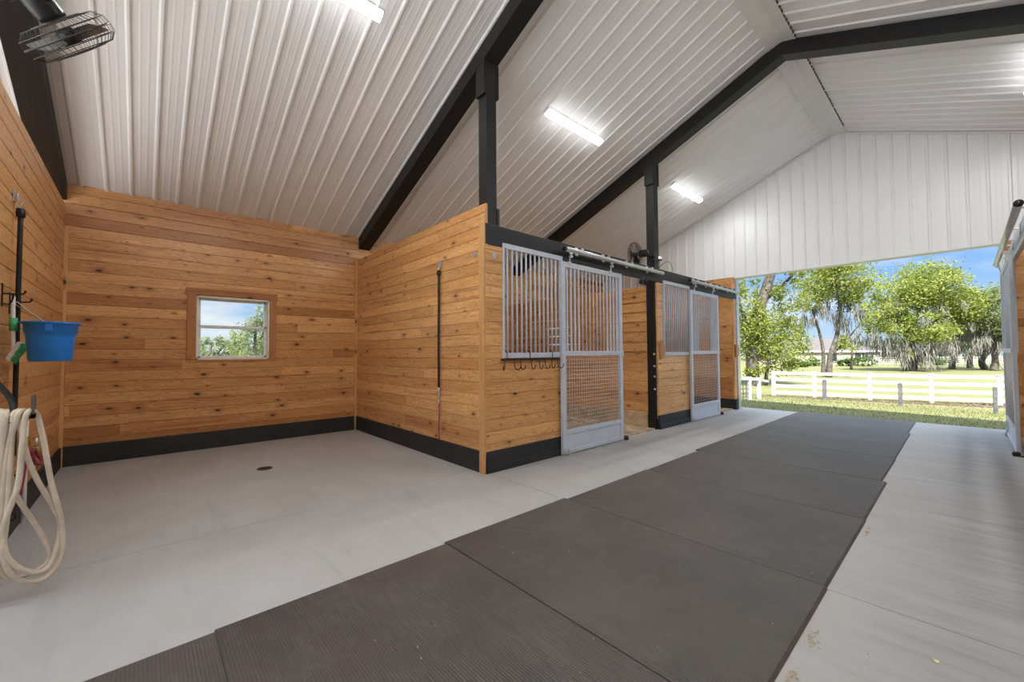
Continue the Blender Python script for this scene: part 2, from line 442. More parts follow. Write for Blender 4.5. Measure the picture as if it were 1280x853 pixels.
# back wall (X = XB) with two window openings
WIN = [(0.54, 1.441, 1.26, 2.172), (7.85, 8.75, 1.26, 2.172)]
mb = MB()
boards(mb, (XB, YBACK, 0), (0, 1, 0), (1, 0, 0), YE - YBACK, KH - .06, ZE + .0, holes=[(a - YBACK, b_ - YBACK, c, d) for a, b_, c, d in WIN])
struct(mb.build('wall_back', PINE))
mb = MB()   # outer skin behind the boards, pierced by the windows
ys = [YBACK, WIN[0][0], WIN[0][1], WIN[1][0], WIN[1][1], YE + .1]
for k in range(5):
    if k in (1, 3):
        mb.box(XB - .16, ys[k], -.3, XB - .05, ys[k + 1], 1.26); mb.box(XB - .16, ys[k], 2.172, XB - .05, ys[k + 1], ZE + .02)
    else: mb.box(XB - .16, ys[k], -.3, XB - .05, ys[k + 1], ZE + .02)
struct(mb.build('wall_outside', WHITE_TRIM))
# left wash-bay wall, partition, divider, end walls
mb = MB(); boards(mb, (XB, YL, 0), (1, 0, 0), (0, 1, 0), XF - XB, KH - .06, 3.15, both=True, tone=(.3, 1)); struct(mb.build('wall_left', PINE))
mb = MB(); boards(mb, (XB, YP, 0), (1, 0, 0), (0, -1, 0), XF - XB, KH - .06, 3.01, both=True, tone=(.25, 1)); struct(mb.build('wall_partition', PINE))
mb = MB(); boards(mb, (XB, YD, 0), (1, 0, 0), (0, -1, 0), XF - .19 - XB, .10, 2.505, h=.1775, both=True, gaps=(1.2, 2.25, .026), tone=(.25, 1)); struct(mb.build('wall_divider', PINE))
mb = MB(); boards(mb, (XB, YE - .14, 0), (1, 0, 0), (0, -1, 0), XF - XB - .002, KH - .06, ZO, tone=(.0, .75)); struct(mb.build('wall_end', PINE))
mb = MB(); boards(mb, (XR + .002, YE - .14, 0), (1, 0, 0), (0, -1, 0), XE - XR, KH - .06, ZO, tone=(.0, .75)); struct(mb.build('wall_end_right', PINE))
mb = MB(); boards(mb, (XE, YBACK, 0), (0, 1, 0), (-1, 0, 0), YE - YBACK, KH - .06, ZE); mb.box(XE + .05, YBACK, -.3, XE + .16, YE + .1, ZE + .02); struct(mb.build('wall_right', PINE))
mb = MB(); boards(mb, (XR, YD, 0), (1, 0, 0), (0, -1, 0), XE - XR, .1, 2.505, both=True); struct(mb.build('wall_divider_right', PINE))

# kickboards
def kick(name, x0, y0, x1, y1, ledge=None):
    mb = MB(); mb.box(x0, y0, 0, x1, y1, KH, c=.006)
    if ledge:
        X0, Y0, X1, Y1 = ledge; mb.box(X0, Y0, 0, X1, Y1, .085, c=.01)
    return struct(mb.build(name, KICK))
kick('baseboard_back', XB, YL + .025, XB + .02, YP - .02)
kick('baseboard_left', XB + .02, YL, XF, YL + .02)
kick('baseboard_partition', XB + .04, YP - .02, XF - .095, YP)
kick('baseboard_front', XF - .02, YP + .005, XF + .014, 4.06, (XF, YP + .005, XF + .022, 4.06))
kick('baseboard_front_far', XF - .02, YD - .01, XF + .014, 7.80, (XF, YD - .01, XF + .03, 7.80))
kick('baseboard_end', XB, YE - .165, XF - .01, YE - .14)
kick('baseboard_end_post', XF - .02, YE - .15, XF + .02, YE)
kick('baseboard_end_right', XR + .03, YE - .165, XE, YE - .14)
# tan lower board of the divider inside the stall
mb = MB(); mb.box(XB, YD - .03, 0, XF - .2, YD, .27, c=.01); struct(mb.build('baseboard_divider', simple('scuffed tan board', (.56, .42, .25), .7, var=.15, scale=8)))

# vertical trims
mb = MB(); mb.box(XB, YL, 0, XB + .045, YL + .028, 2.86); struct(mb.build('trim_1', PINE_TRIM))
mb = MB(); mb.box(XB, YP - .04, 0, XB + .03, YP, 3.0); struct(mb.build('trim_2', PINE_TRIM))
mb = MB(); mb.box(XF - .093, YP - .022, 0, XF + .001, YP, 2.795, c=.002); struct(mb.build('trim_3', PINE_TRIM))
mb = MB(); mb.box(XF - .10, YL, 0, XF, YL + .022, 2.795, c=.002); struct(mb.build('trim_4', PINE_TRIM))

# stall-front board panels
mb = MB()
boards(mb, (XF, YP + .002, 0), (0, 1, 0), (1, 0, 0), 4.09 - YP, KH - .06, 2.55, holes=[(3.055 - YP, 5, 1.30, 3)], both=True, tone=(.45, 1), longest=(3, 4))
struct(mb.build('wall_front', PINE))
mb = MB()
boards(mb, (XF, YD - .01, 0), (0, 1, 0), (1, 0, 0), 7.82 - YD, KH - .06, 2.55, holes=[(6.79 - YD, 5, 1.30, 3)], both=True, tone=(.55, 1), longest=(3, 4))
struct(mb.build('wall_front_far', PINE))
mb = MB()
boards(mb, (XF, YE - .15, 0), (0, 1, 0), (1, 0, 0), .15, KH - .06, ZO, both=True, tone=(.55, 1), longest=(3, 4))
struct(mb.build('wall_front_end', PINE))
mb = MB()
boards(mb, (XR, YD + .01, 0), (0, 1, 0), (-1, 0, 0), .55, KH - .06, 2.55, both=True, longest=(3, 4))
boards(mb, (XR, 8.62, 0), (0, 1, 0), (-1, 0, 0), 1.35, KH - .06, 1.30, both=True, longest=(3, 4))
struct(mb.build('wall_front_right', PINE))

# ------------------------------------------------------------------ floor, ceiling, gable
def slab_joints():
    """saw-cut slab: pieces separated by narrow grooves"""
    mb = MB(); xs = [-7.6, -3.77, XE + .3]; ysl = [YBACK - .3, -1.0, 2.845, 7.05, 10.66]
    g = .0028
    for i in range(2):
        for j in range(4):
            x0, x1 = xs[i] + (g if i else 0), xs[i + 1] - (g if i == 0 else 0)
            y0, y1 = ysl[j] + (g if j else 0), ysl[j + 1] - (g if j < 3 else 0)
            mb.box(x0, y0, -.28, x1, y1, 0, r=.5)
    mb.box(-7.55, YBACK - .25, -.27, XE + .25, 10.6, -.012, r=.5)
    return mb
struct(slab_joints().build('floor', CONCRETE))
mb = MB(); mb.box(XB + .01, YP + .05, 0.0, XF - .05, YD - .035, .02); mb.box(XB + .01, YD + .05, 0.0, XF - .05, YE - .17, .02)
mb.box(XR + .05, YD + .05, 0, XE - .01, YE - .17, .02)
struct(mb.build('floor_stall', DIRT))

def rib_profile(y0, y1):
    """(position, depth) along the sheet; ribs every 9 in, two small ones between"""
    pts = []; p = .2286; y = y0
    while y < y1 - 1e-6:
        for (a, dd) in [(0, 0), (.016, 0.019), (.034, .019), (.050, 0), (.094, 0), (.103, .0017), (.111, .0017), (.120, 0), (.156, 0), (.165, .0017), (.173, .0017), (.182, 0)]:
            if y + a <= y1: pts.append((y + a, dd))
        y += p
    pts.append((y1, 0)); return pts
def ceiling():
    mb = MB(); pr = rib_profile(YBACK - .05, YE + .0)
    for side in (-1, 1):
        nx, nz = (SL, -1) if side < 0 else (-SL, -1)       # pointing down into the room
        ln = math.hypot(nx, nz); nx, nz = nx / ln, nz / ln
        xe = XB - .05 if side < 0 else XE + .05; i = len(mb.v)
        for (y, d) in pr:
            for x in (xe, XRIDGE):
                mb.v.append((x + nx * d * (0 if x == XRIDGE else 1), y, roof_z(x) + nz * d))
        for k in range(len(pr) - 1): mb.face((i + 2 * k, i + 2 * k + 1, i + 2 * k + 3, i + 2 * k + 2))
    return mb
struct(ceiling().build('ceiling', WHITE_METAL))
mb = MB()
for side in (-1, 1):
    xe = XB - .35 if side < 0 else XE + .35
    A = [Vector((xe, YBACK - .4, roof_z(xe) + .03)), Vector((XRIDGE, YBACK - .4, ZRIDGE + .03)), Vector((XRIDGE, YBACK - .4, ZRIDGE + .17)), Vector((xe, YBACK - .4, roof_z(xe) + .17))]
    mb.prism(A, (0, YE - YBACK + .8, 0))
struct(mb.build('roof', WHITE_TRIM))
# ridge flashing
mb = MB(); w = .17
q = [(-w, -w * SL), (0, 0), (w, -w * SL), (w, -w * SL - .012), (w * .12, -.035), (-w * .12, -.035), (-w, -w * SL - .012)]
mb.prism([Vector((XRIDGE + a, YBACK, ZRIDGE - .014 + b_)) for a, b_ in q], (0, YE - YBACK, 0)); struct(mb.build('trim_5', WHITE_TRIM))
mb = MB()
for k in range(70):
    y = 2.9 + k * .1
    mb.box(XRIDGE + w - .002, y, roof_z(XRIDGE + w) - .026, XRIDGE + w + .012, y + .055, roof_z(XRIDGE + w) - .004)
struct(mb.build('trim_6', GREY_IRON))
# ribbed gable above the opening
def gable(y, sgn):
    mb = MB(); pr = rib_profile(XB, XE); i = len(mb.v)
    xs = sorted(set([p for p, _ in pr] + [XRIDGE])); dep = dict(pr); dep.setdefault(XRIDGE, 0)
    for x in xs:
        yy = y - sgn * dep[x]; zt = roof_z(x) + .01
        mb.v.append((x, yy, ZO)); mb.v.append((x, yy, max(zt, ZO + .01)))
    for k in range(len(xs) - 1): mb.face((i + 2 * k, i + 2 * k + 2, i + 2 * k + 3, i + 2 * k + 1))
    mb.prism([Vector((XB, y + sgn * .03, ZO)), Vector((XE, y + sgn * .03, ZO)), Vector((XE, y + sgn * .03, ZE)), Vector((XRIDGE, y + sgn * .03, ZRIDGE)), Vector((XB, y + sgn * .03, ZE))], (0, sgn * .12, 0))
    return mb
struct(gable(YE, 1).build('wall_gable', WHITE_METAL))
struct(gable(YBACK, -1).build('wall_gable_rear', WHITE_METAL))  # unseen rear end, set close and left open to let daylight in
mb = MB(); mb.box(XB, YE - .03, ZO - .022, XE, YE + .16, ZO + .004, c=.004)
mb.bar((XB, YE - .02, ZE - .025), (XRIDGE, YE - .02, ZRIDGE - .03), .02, .03); mb.bar((XRIDGE, YE - .02, ZRIDGE - .03), (XE, YE - .02, ZE - .025), .02, .03)
struct(mb.build('trim_7', WHITE_TRIM))
# outer jambs of the opening
mb = MB(); mb.box(XF + .001, YE - .005, 0, XF + .022, YE + .15, ZO - .02); struct(mb.build('trim_8', GALV))
mb = MB(); mb.box(XR - .05, YE - .10, 0, XR + .06, YE + .15, ZO - .02, c=.004); struct(mb.build('trim_9', WHITE_TRIM))
mb = MB(); mb.box(XF - .3, YE - .0, -.2, XF - .0, YE + .15, ZO); mb.box(XB - .1, YE, -.2, XF - .3, YE + .15, ZO); mb.box(XR + .06, YE, -.2, XE, YE + .15, ZO)
struct(mb.build('wall_outside_end', WHITE_TRIM))

# ------------------------------------------------------------------ window
def window(k, y0, y1, z0, z1, casing=True):
    w = thing('window_%d' % k, (XB, (y0 + y1) / 2, z0), None, None); w['kind'] = 'structure'
    if casing:
        for (a, b_, c, d) in [(y0 - .105, y0 - .005, z0, z1 + .005), (y1 + .005, y1 + .095, z0, z1 + .005)]:
            mb = MB(); mb.box(XB, a, c, XB + .022, b_, d, c=.003); mb.build('side_casing', PINE_RED, w)
        mb = MB(); mb.box(XB, y0 - .125, z1 + .005, XB + .026, y1 + .105, z1 + .10, c=.003); mb.build('head_casing', PINE_RED, w)
        mb = MB(); mb.box(XB, y0 - .11, z0 - .028, XB + .018, y1 + .10, z0 - .002, c=.003); mb.build('sill_board', PINE_RED, w)
    mb = MB(); t = .022   # cream jamb liner
    for (a, b_, c, d) in [(y0, y0 + t, z0, z1), (y1 - t, y1, z0, z1), (y0, y1, z0, z0 + t), (y0, y1, z1 - t, z1)]: mb.box(XB - .15, a, c, XB + .006, b_, d)
    mb.build('jamb_liner', YELLOW_VINYL, w)
    zm = z0 + (z1 - z0) * .52
    for nm, c, d, x in [('upper_sash', zm - .02, z1 - t, XB - .11), ('lower_sash', z0 + t, zm + .022, XB - .075)]:
        mb = MB(); s = .034
        for (a, b_, e, f) in [(y0 + t, y0 + t + s, c, d), (y1 - t - s, y1 - t, c, d), (y0 + t, y1 - t, c, c + s), (y0 + t, y1 - t, d - s, d)]: mb.box(x - .015, a, e, x + .015, b_, f, c=.003)
        so = mb.build(nm, WHITE_PL, w)
        mb = MB(); mb.box(x - .003, y0 + t + s - .004, c + s - .004, x + .003, y1 - t - s + .004, d - s + .004)
        mb.build('glass_pane', GLASS, so)
window(1, *WIN[0]); window(2, *WIN[1], casing=False)

# ------------------------------------------------------------------ timber frame
def roof_beam(y0, y1, depth, label):
    t = thing('roof_beam', (XRIDGE, (y0 + y1) / 2, ZRIDGE - .02), label, 'beam', 'black rafter beams under the white ceiling')
    for side in (-1, 1):
        xe = XB + .004 if side < 0 else XE - .004
        mb = MB(); ext = Vector((XRIDGE - xe, 0, ZRIDGE - roof_z(xe)))
        top = -.018
        def P(x, y, dz): return Vector((x, y, roof_z(x) + dz))
        i = len(mb.v)
        dn = depth
        mb.v += [tuple(P(xe, y0, top)), tuple(P(XRIDGE, y0, top)), tuple(P(XRIDGE, y0, top - dn)), tuple(P(xe, y0, top - dn))]
        mb.v += [tuple(P(xe, y1, top)), tuple(P(XRIDGE, y1, top)), tuple(P(XRIDGE, y1, top - dn)), tuple(P(xe, y1, top - dn))]
        L = ext.length; w = y1 - y0
        uvq = lambda o, h: [(o, o * 3), (o + L, o * 3), (o + L, o * 3 + h), (o, o * 3 + h)]
        mb.face((i, i + 1, i + 2, i + 3), uvq(1, dn)); mb.face((i + 4, i + 5, i + 6, i + 7), uvq(2, dn))
        mb.face((i + 3, i + 2, i + 6, i + 7), uvq(3 + side, w)); mb.face((i, i + 1, i + 5, i + 4), uvq(5, w))
        mb.face((i, i + 3, i + 7, i + 4)); mb.face((i + 1, i + 2, i + 6, i + 5))
        mb.build('rafter', BLACK_WOOD, t)
    return t
roof_beam(-.935, -.722, .20, 'black roof beam over the left wash-bay wall, behind the near fan')
roof_beam(2.83, 3.035, .20, 'black roof beam rising from the nearest stall partition, beside the middle ceiling light')
roof_beam(6.585, 6.775, .21, 'black roof beam crossing the ridge, farthest from the wash bay')

PX0, PX1 = -3.742, -3.592
def post(y0, y1, label, zbot, scab_low, depth):
    t = thing('timber_post', ((PX0 + PX1) / 2, (y0 + y1) / 2, zbot), label, 'post', 'black posts carrying the roof beams')
    under = lambda x: roof_z(x) - .018 - depth - .001
    def stick(x0, a, zb, x1, b_, nm, c=.003):
        mb = MB(); zt = under(x0); mb.box(x0, a, zb, x1, b_, zt, c=c)
        mb.v = [(p[0], p[1], p[2] + (under(p[0]) - zt if abs(p[2] - zt) < 1e-5 else 0)) for p in mb.v]
        mb.build(nm, BLACK_WOOD, t)
    stick(PX0, y0, zbot, PX1, y1, 'shaft')
    for (a, b_) in ((y0 - .036, y0), (y1, y1 + .036)): stick(PX0 - .004, a, under(PX0) - .33, PX1 + .008, b_, 'scab_board')
    if scab_low:
        mb = MB(); mb.box(PX0, y1, 2.6, PX1 + .01, y1 + .036, 3.0, c=.003); mb.build('scab_board', BLACK_WOOD, t)
    return t
post(2.868, 3.015, 'black timber post above the front corner of the boarded partition', 0.0, True, .20)
post(6.615, 6.765, 'black timber post with fans, beside the opening of the near stall', 0.0, False, .21)
post(YL - .20, YL - .05, 'black timber post at the end of the left wash-bay wall', 0.0, False, .20)
# black jamb in front of the far post, running down to the floor
mb = MB(); mb.box(PX0 + .02, YD - .055, 0, XF - .03, YD - .005, 2.56, c=.004)
o = mb.build('door_jamb', BLACK_WOOD, None, (XF - .1, YD - .03, 0)); tag(o, 'tall black jamb board between the open stall doorway and the pale far stall front', 'jamb')

def header(name, x0, x1, y0, y1, label, m=None):
    mb = MB(); mb.box(x0, y0, 2.549, x1, y1, 2.789, c=.004)
    o = mb.build(name, m or BLACK_WOOD, None, ((x0 + x1) / 2, (y0 + y1) / 2, 2.549)); return tag(o, label, 'beam')
header('header_beam', XF - .046, XF + .001, YP + .004, YE - .01, 'long horizontal black header beam over the left stall doors')
header('header_beam', XR - .001, XR + .046, YD - 3.8, YE - .11, 'header over the stall door at right edge, pale grey for its glare', SILVER)  # glare on the dark header painted in as an even pale grey

# ------------------------------------------------------------------ stall grilles and doors
def W(side, d, s, z):
    """side -1 = left stall fronts, +1 = right; d = distance out into the aisle"""
    return Vector((XF + d, s, z)) if side < 0 else Vector((XR - d, s, z))
def sbox(mb, side, d0, d1, s0, s1, z0, z1, c=.003):
    a, b_ = W(side, d0, s0, z0), W(side, d1, s1, z1); mb.box(*a, *b_, c=c)

def grille(side, s0, s1, z0, z1, label, nb):
    t = thing('stall_grille', W(side, 0, (s0 + s1) / 2, z0), label, 'grille', 'barred grilles in the stall fronts')
    mb = MB(); sbox(mb, side, -.02, .02, s0, s1, z1 - .06, z1); mb.build('top_rail', SILVER, t)
    mb = MB(); sbox(mb, side, -.02, .02, s0, s1, z0, z0 + .062); mb.build('bottom_rail', SILVER, t)
    for e in (s0, s1 - .025):
        mb = MB(); sbox(mb, side, -.02, .018, e, e + .025, z0 + .06, z1 - .058); mb.build('side_channel', SILVER, t)
    for k in range(nb):
        s = s0 + .075 + (s1 - s0 - .12) * k / (nb - 1)
        mb = MB(); mb.tube([W(side, 0, s, z0 + .05), W(side, 0, s, z1 - .05)], .0125, 10); mb.build('bar', SILVER, t, smooth=True)
    return t
grille(-1, 3.055, 4.09, 1.268, 2.600, 'silver barred grille beside the near sliding door, above the hook rack', 13)
grille(-1, 6.79, 7.82, 1.268, 2.600, 'silver barred grille of the far stall, above pale boards', 13)
grille(1, 8.70, 10.0, 1.268, 2.600, 'silver barred grille behind the sliding door at right edge', 14)

def sliding_door(side, s0, s1, open_dir, label):
    """front face 0.055 m off the wall; open_dir +1 when the doorway lies towards larger s"""
    d0, d1 = .026, .066; zb, zt = .015, 2.525
    t = thing('sliding_stall_door', W(side, d0, (s0 + s1) / 2, zb), label, 'stall door', 'silver sliding stall doors')
    for (a, b_) in ((s0, s0 + .075), (s1 - .075, s1)):
        mb = MB(); sbox(mb, side, d0, d1, a, b_, zb, zt); mb.build('stile', SILVER, t)
    for (a, b_) in ((zt - .07, zt), (1.285, 1.350), (.262, .322), (zb, zb + .05)):
        mb = MB(); sbox(mb, side, d0 + .001, d1 - .001, s0 + .074, s1 - .074, a, b_); mb.build('rail', SILVER, t)
    mb = MB(); sbox(mb, side, d0 + .012, d0 + .02, s0 + .07, s1 - .07, zb + .045, .27); mb.build('kick_panel', SILVER, t)
    n = 15
    for k in range(n):
        s = s0 + .075 + (s1 - s0 - .15) * (k + .6) / (n + .2); wide = k < 4 or k >= n - 4
        mb = MB()
        if wide: sbox(mb, side, d0 + .008, d1 - .010, s - .013, s + .013, 1.345, zt - .065, c=.004)
        else: mb.tube([W(side, (d0 + d1) / 2, s, 1.345), W(side, (d0 + d1) / 2, s, zt - .065)], .0085, 8)
        mb.build('bar', SILVER, t, smooth=not wide)
    mb = MB(); dm = (d0 + d1) / 2
    y0, y1, z0, z1 = s0 + .06, s1 - .06, .32, 1.287; ny = int((y1 - y0) / .0508); nz = int((z1 - z0) / .0508)
    for k in range(1, ny): s = y0 + (y1 - y0) * k / ny; mb.tube([W(side, dm, s, z0), W(side, dm, s, z1)], .0033, 5)
    for k in range(1, nz): z = z0 + (z1 - z0) * k / nz; mb.tube([W(side, dm - .005, y0, z), W(side, dm - .005, y1, z)], .0033, 5)
    mb.build('wire_mesh', MESHW, t, smooth=True)
    for s in (s0 + .16, s1 - .30):
        mb = MB(); c = W(side, .09, s, 2.60)
        sbox(mb, side, .06, .075, s - .035, s + .035, 2.50, 2.535); mb.tube([W(side, .068, s, 2.52), W(side, .08, s, 2.58), W(side, .095, s, 2.64)], .008, 8)
        sbox(mb, side, .072, .112, s - .02, s + .02, 2.585, 2.61); sbox(mb, side, .09, .10, s - .03, s + .03, 2.63, 2.68)
        mb.build('hanger', GALV, t)
    lead = s0 if open_dir > 0 else s1; sg = 1 if open_dir > 0 else -1
    mb = MB(); sbox(mb, side, d1, d1 + .006, lead, lead + sg * .12, .02, .09); sbox(mb, side, d1, d1 + .02, lead + sg * .1, lead + sg * .12, .0, .06); mb.build('guide_bracket', GALV, t)
    tr = s1 if open_dir > 0 else s0
    mb = MB(); sbox(mb, side, d0 - .004, d1 + .012, tr - sg * .03, tr + sg * .004, 1.27, 1.36); mb.build('latch', SILVER, t)
    return t, tr + sg * .05
_, st1 = sliding_door(-1, 4.015, 5.41, 1, 'silver sliding stall door standing beside the doorway of the near stall')
_, st2 = sliding_door(-1, 7.74, 9.06, 1, 'silver sliding stall door on the far left stall, by the open barn end')
_, st3 = sliding_door(1, 8.15, 9.98, -1, 'silver sliding stall door on the right stall, cut by the photo edge')
for side, s, lab in ((-1, st1, 'small dark floor stop at the foot of the near sliding door'), (-1, st2, 'small dark floor stop at the foot of the far left sliding door'), (1, st3, 'small black floor stop at the foot of the right-hand sliding door')):
    t = thing('door_stop', W(side, .06, s, 0), lab, 'door stop', 'floor stops of the stall doors')
    mb = MB(); sbox(mb, side, .0, .1, s - .02, s + .02, 0, .012); mb.build('base_plate', RUST, t)
    mb = MB(); mb.lathe([(0, .01), (.034, .012), (.038, .03), (.03, .055), (.0, .058)], W(side, .07, s, 0), n=14); mb.build('roller', BLACK_RUBBER, t, smooth=True)

def track(side, s0, s1, label):
    t = thing('door_track', W(side, .10, (s0 + s1) / 2, 2.70), label, 'door track', 'sliding door tracks')
    mb = MB(); mb.tube([W(side, .098, s0, 2.685), W(side, .098, s1, 2.685)], .030, 14); mb.build('pipe', GALV, t, smooth=True)
    for e in (s0, s1):
        mb = MB(); mb.tube([W(side, .098, e - .012, 2.685), W(side, .098, e + .012, 2.685)], .0335, 14); mb.build('end_cap', DARK_METAL if e == s0 else GALV, t, smooth=True)
    n = 4
    for k in range(n):
        s = s0 + .35 + (s1 - s0 - .7) * k / (n - 1)
        mb = MB(); sbox(mb, side, .002, .012, s - .03, s + .03, 2.66, 2.775); sbox(mb, side, .0, .115, s - .022, s + .022, 2.716, 2.728); sbox(mb, side, .10, .112, s - .022, s + .022, 2.70, 2.74); mb.build('bracket', GALV, t)
    return t
track(-1, 4.05, 6.61, 'round galvanised track pipe over the near stall door')
track(-1, 7.66, 10.10, 'round galvanised track pipe over the far left stall door')
track(1, 6.0, 10.0, 'round galvanised track pipe over the right stall door')

# hook rack below the near grille
t = thing('hook_rack', W(-1, .035, 3.5, 1.15), 'rusty iron rack of hooks hanging from the grille bottom rail', 'hook rack')
mb = MB(); sbox(mb, -1, .028, .04, 3.0, 4.0, 1.238, 1.262); mb.build('rack_bar', RUST, t)
for s in (3.09, 3.46, 3.86):
    mb = MB(); mb.tube(smooth_path([W(-1, .036, s, 1.25), W(-1, .036, s, 1.325), W(-1, .03, s - .01, 1.35), W(-1, .01, s - .02, 1.355), W(-1, .0, s - .025, 1.34)], 4), .005, 6); mb.build('rack_hanger', RUST, t, smooth=True)
for s in (3.05, 3.20, 3.30, 3.48, 3.62, 3.72, 3.84, 3.95):
    lean = random.uniform(-.05, .03) if s > 3.1 else -.09
    mb = MB(); mb.tube(smooth_path([W(-1, .038, s, 1.25), W(-1, .042, s, 1.18), W(-1, .06, s + lean * .3, 1.14), W(-1, .095, s + lean * .7, 1.135), W(-1, .12, s + lean, 1.16), W(-1, .125, s + lean, 1.19)], 5), .0055, 7); mb.build('hook', RUST, t, smooth=True)

# live-edge blocks screwed to the front edges of the far pillars
def slab_block(x, y, label):
    mb = MB(); pts = []
    for k in range(13):
        a = -math.pi / 2 + math.pi * k / 12
        pts.append(Vector((x, y + .0 - .10 + .165 * math.cos(a) * (1 + .07 * math.sin(k * 2.3)), 1.355 + .150 * math.sin(a) * (1 + .03 * math.cos(k * 3.1)))))
    pts += [Vector((x, y - .115, 1.49)), Vector((x, y - .115, 1.22))]
    mb.prism(pts, (.034, 0, 0), r=.3)
    o = mb.build('wooden_block', PINE_RED, None, (x, y, 1.2)); tag(o, label, 'wood block', 'half-round live-edge blocks')
slab_block(XF + .001, 6.74, 'half-round live-edge wood block fixed beside the far stall grille')
slab_block(XF + .023, 10.18, 'half-round live-edge wood block on the last pillar by the barn opening')
for k, z in enumerate((1.294, 1.088, .909, .691)):
    t_ = ('topmost', 'second from top', 'third from top', 'lowest')[k]
    mb = MB(); c = W(-1, -.035, 6.545, z)
    mb.lathe([(0, 0), (.014, 0), (.018, .010), (.018, .022), (.012, .03), (0, .032)], c, (0, -1, 0), 14)
    o = mb.build('knob', GALV, None, c, smooth=True); tag(o, 'pale round knob on the black jamb, %s of four' % t_, 'knob', 'pale knobs on the black jamb')

# ------------------------------------------------------------------ ceiling lights
def ceiling_light(x, yc, label, first=[None]):
    side = -1 if x < XRIDGE else 1
    n = Vector((SL * (-side) * -1 if side < 0 else -SL, 0, -1)).normalized() if False else Vector((SL if side < 0 else -SL, 0, -1)).normalized()
    c = Vector((x, yc, roof_z(x))); tdir = Vector((0, 1, 0)); a = n.cross(tdir).normalized()
    t = thing('ceiling_light', c, label, 'ceiling light', 'white tube lights along the ceiling slopes')
    mb = MB(); L = 1.25; w = .115
    sec = [(-.05, .0), (.05, .0), (.05, .03), (-.05, .03)]
    mb.prism([c + a * p + n * (q + .018) - tdir * (L / 2 + .01) for p, q in sec], tdir * (L + .02)); mb.build('housing', WHITE_PL, t)
    sec = [(-w / 2, .035), (-w / 2 + .012, .03), (w / 2 - .012, .03), (w / 2, .035), (w / 2, .058), (w / 2 - .016, .076), (-w / 2 + .016, .076), (-w / 2, .058)]
    mb = MB(); mb.prism([c + a * p + n * (q + .018) - tdir * (L / 2) for p, q in sec], tdir * L); d_ = mb.build('diffuser', LAMP_SIDE, t)
    mb = MB(); mb.prism([c + a * p + n * (q + .018) - tdir * (L / 2 - .004) for p, q in [(-w / 2 + .014, .0755), (w / 2 - .014, .0755), (w / 2 - .018, .079), (-w / 2 + .018, .079)]], tdir * (L - .008)); mb.build('lens', LAMP, d_)
    return t
ceiling_light(-3.885, 1.10, 'bright tube light cut off by the top edge, above the wash bay')
ceiling_light(-3.885, 4.815, 'bright tube light between the two timber posts, larger of the two whole ones')
ceiling_light(-3.905, 8.59, 'bright tube light beyond the post with fans, farthest on the ceiling')
for y in (-2.65,): ceiling_light(-3.885, y, 'white tube light on the left ceiling slope behind the viewer')
for y in (-2.65, 1.1, 4.815, 8.02): ceiling_light(.70, y, 'white tube light on the right ceiling slope, outside the photo')

# ------------------------------------------------------------------ rubber mats
MATS = [(-1.0, .2695, -2.415, -.53), (.272, 1.566, -2.437, -.535), (1.574, 2.836, -2.462, -.545), (2.842, 4.19, -2.430, -.548), (4.196, 5.528, -2.415, -.553),
        (5.536, 6.815, -2.462, -.592), (6.822, 7.805, -2.462, -.600), (7.812, 9.06, -2.462, -.606), (9.066, 10.62, -2.465, -.635)]
ORD = ['nearest rubber mat, mostly cut off by the bottom photo edge', 'second rubber mat from the bottom edge, with scuffed ribs', 'third rubber mat from the bottom edge, widest in view',
       'fourth rubber mat of the aisle, level with the near partition corner', 'fifth rubber mat of the aisle, in front of the near sliding door', 'sixth rubber mat of the aisle, in front of the near doorway',
       'rubber mat level with the far stall grille', 'rubber mat level with the far sliding door', 'last rubber mat, reaching the grass at the barn end']
for (y0, y1, x0, x1), lab in zip(MATS, ORD):
    mb = MB(); e = .012; hz = .0165
    mb.prism([Vector((x0 + e, y0, hz)), Vector((x1 - e, y0, hz)), Vector((x1, y0, hz - e)), Vector((x1, y0, 0)), Vector((x0, y0, 0)), Vector((x0, y0, hz - e))], (0, y1 - y0, 0))
    o = mb.build('rubber_mat', MAT_RUBBER, None, ((x0 + x1) / 2, (y0 + y1) / 2, 0)); tag(o, 'dark ' + lab, 'mat', 'rubber mats down the aisle')
    o.rotation_euler.z = random.uniform(-.002, .002)
# chaff caught along the mat edges
mb = MB()
for k in range(170):
    if k < 120:
        y = random.choice([1.95, 3.95, 2.3, 1.9]) + random.gauss(0, .05); x = -.52 + abs(random.gauss(0, .02))
    else: y = random.uniform(-.5, 8); x = random.uniform(-2.4, -.3)
    s = random.uniform(.002, .006); a = random.uniform(0, 3.14); z = .004 if x > -.53 else .019
    d1 = Vector((math.cos(a), math.sin(a), random.uniform(-.2, .2))) * s; d2 = Vector((-math.sin(a), math.cos(a), 0)) * s * .45; c = Vector((x, y, z + .002))
    mb.prism([c - d1 - d2, c + d1 - d2, c + d1 + d2, c - d1 + d2], (0, 0, .0015), r=random.random())
tag(mb.build('chaff', simple('dry chaff', (.50, .36, .18), .8, var=.2, scale=60)), 'scattered tan chaff and leaf bits along the right edge of the mats', 'debris', None, 'stuff')
mb = MB(); c = Vector((-.118, 2.52, .003)); mb.prism([c + Vector((math.cos(a) * .014, math.sin(a) * .009, .004 * math.sin(2 * a))) for a in [k * math.pi / 4 for k in range(8)]], (0, 0, .002))
tag(mb.build('dry_leaf', simple('yellow leaf', (.75, .62, .28), .7), None, c), 'small pale yellow leaf lying on the concrete right of the mats', 'leaf')

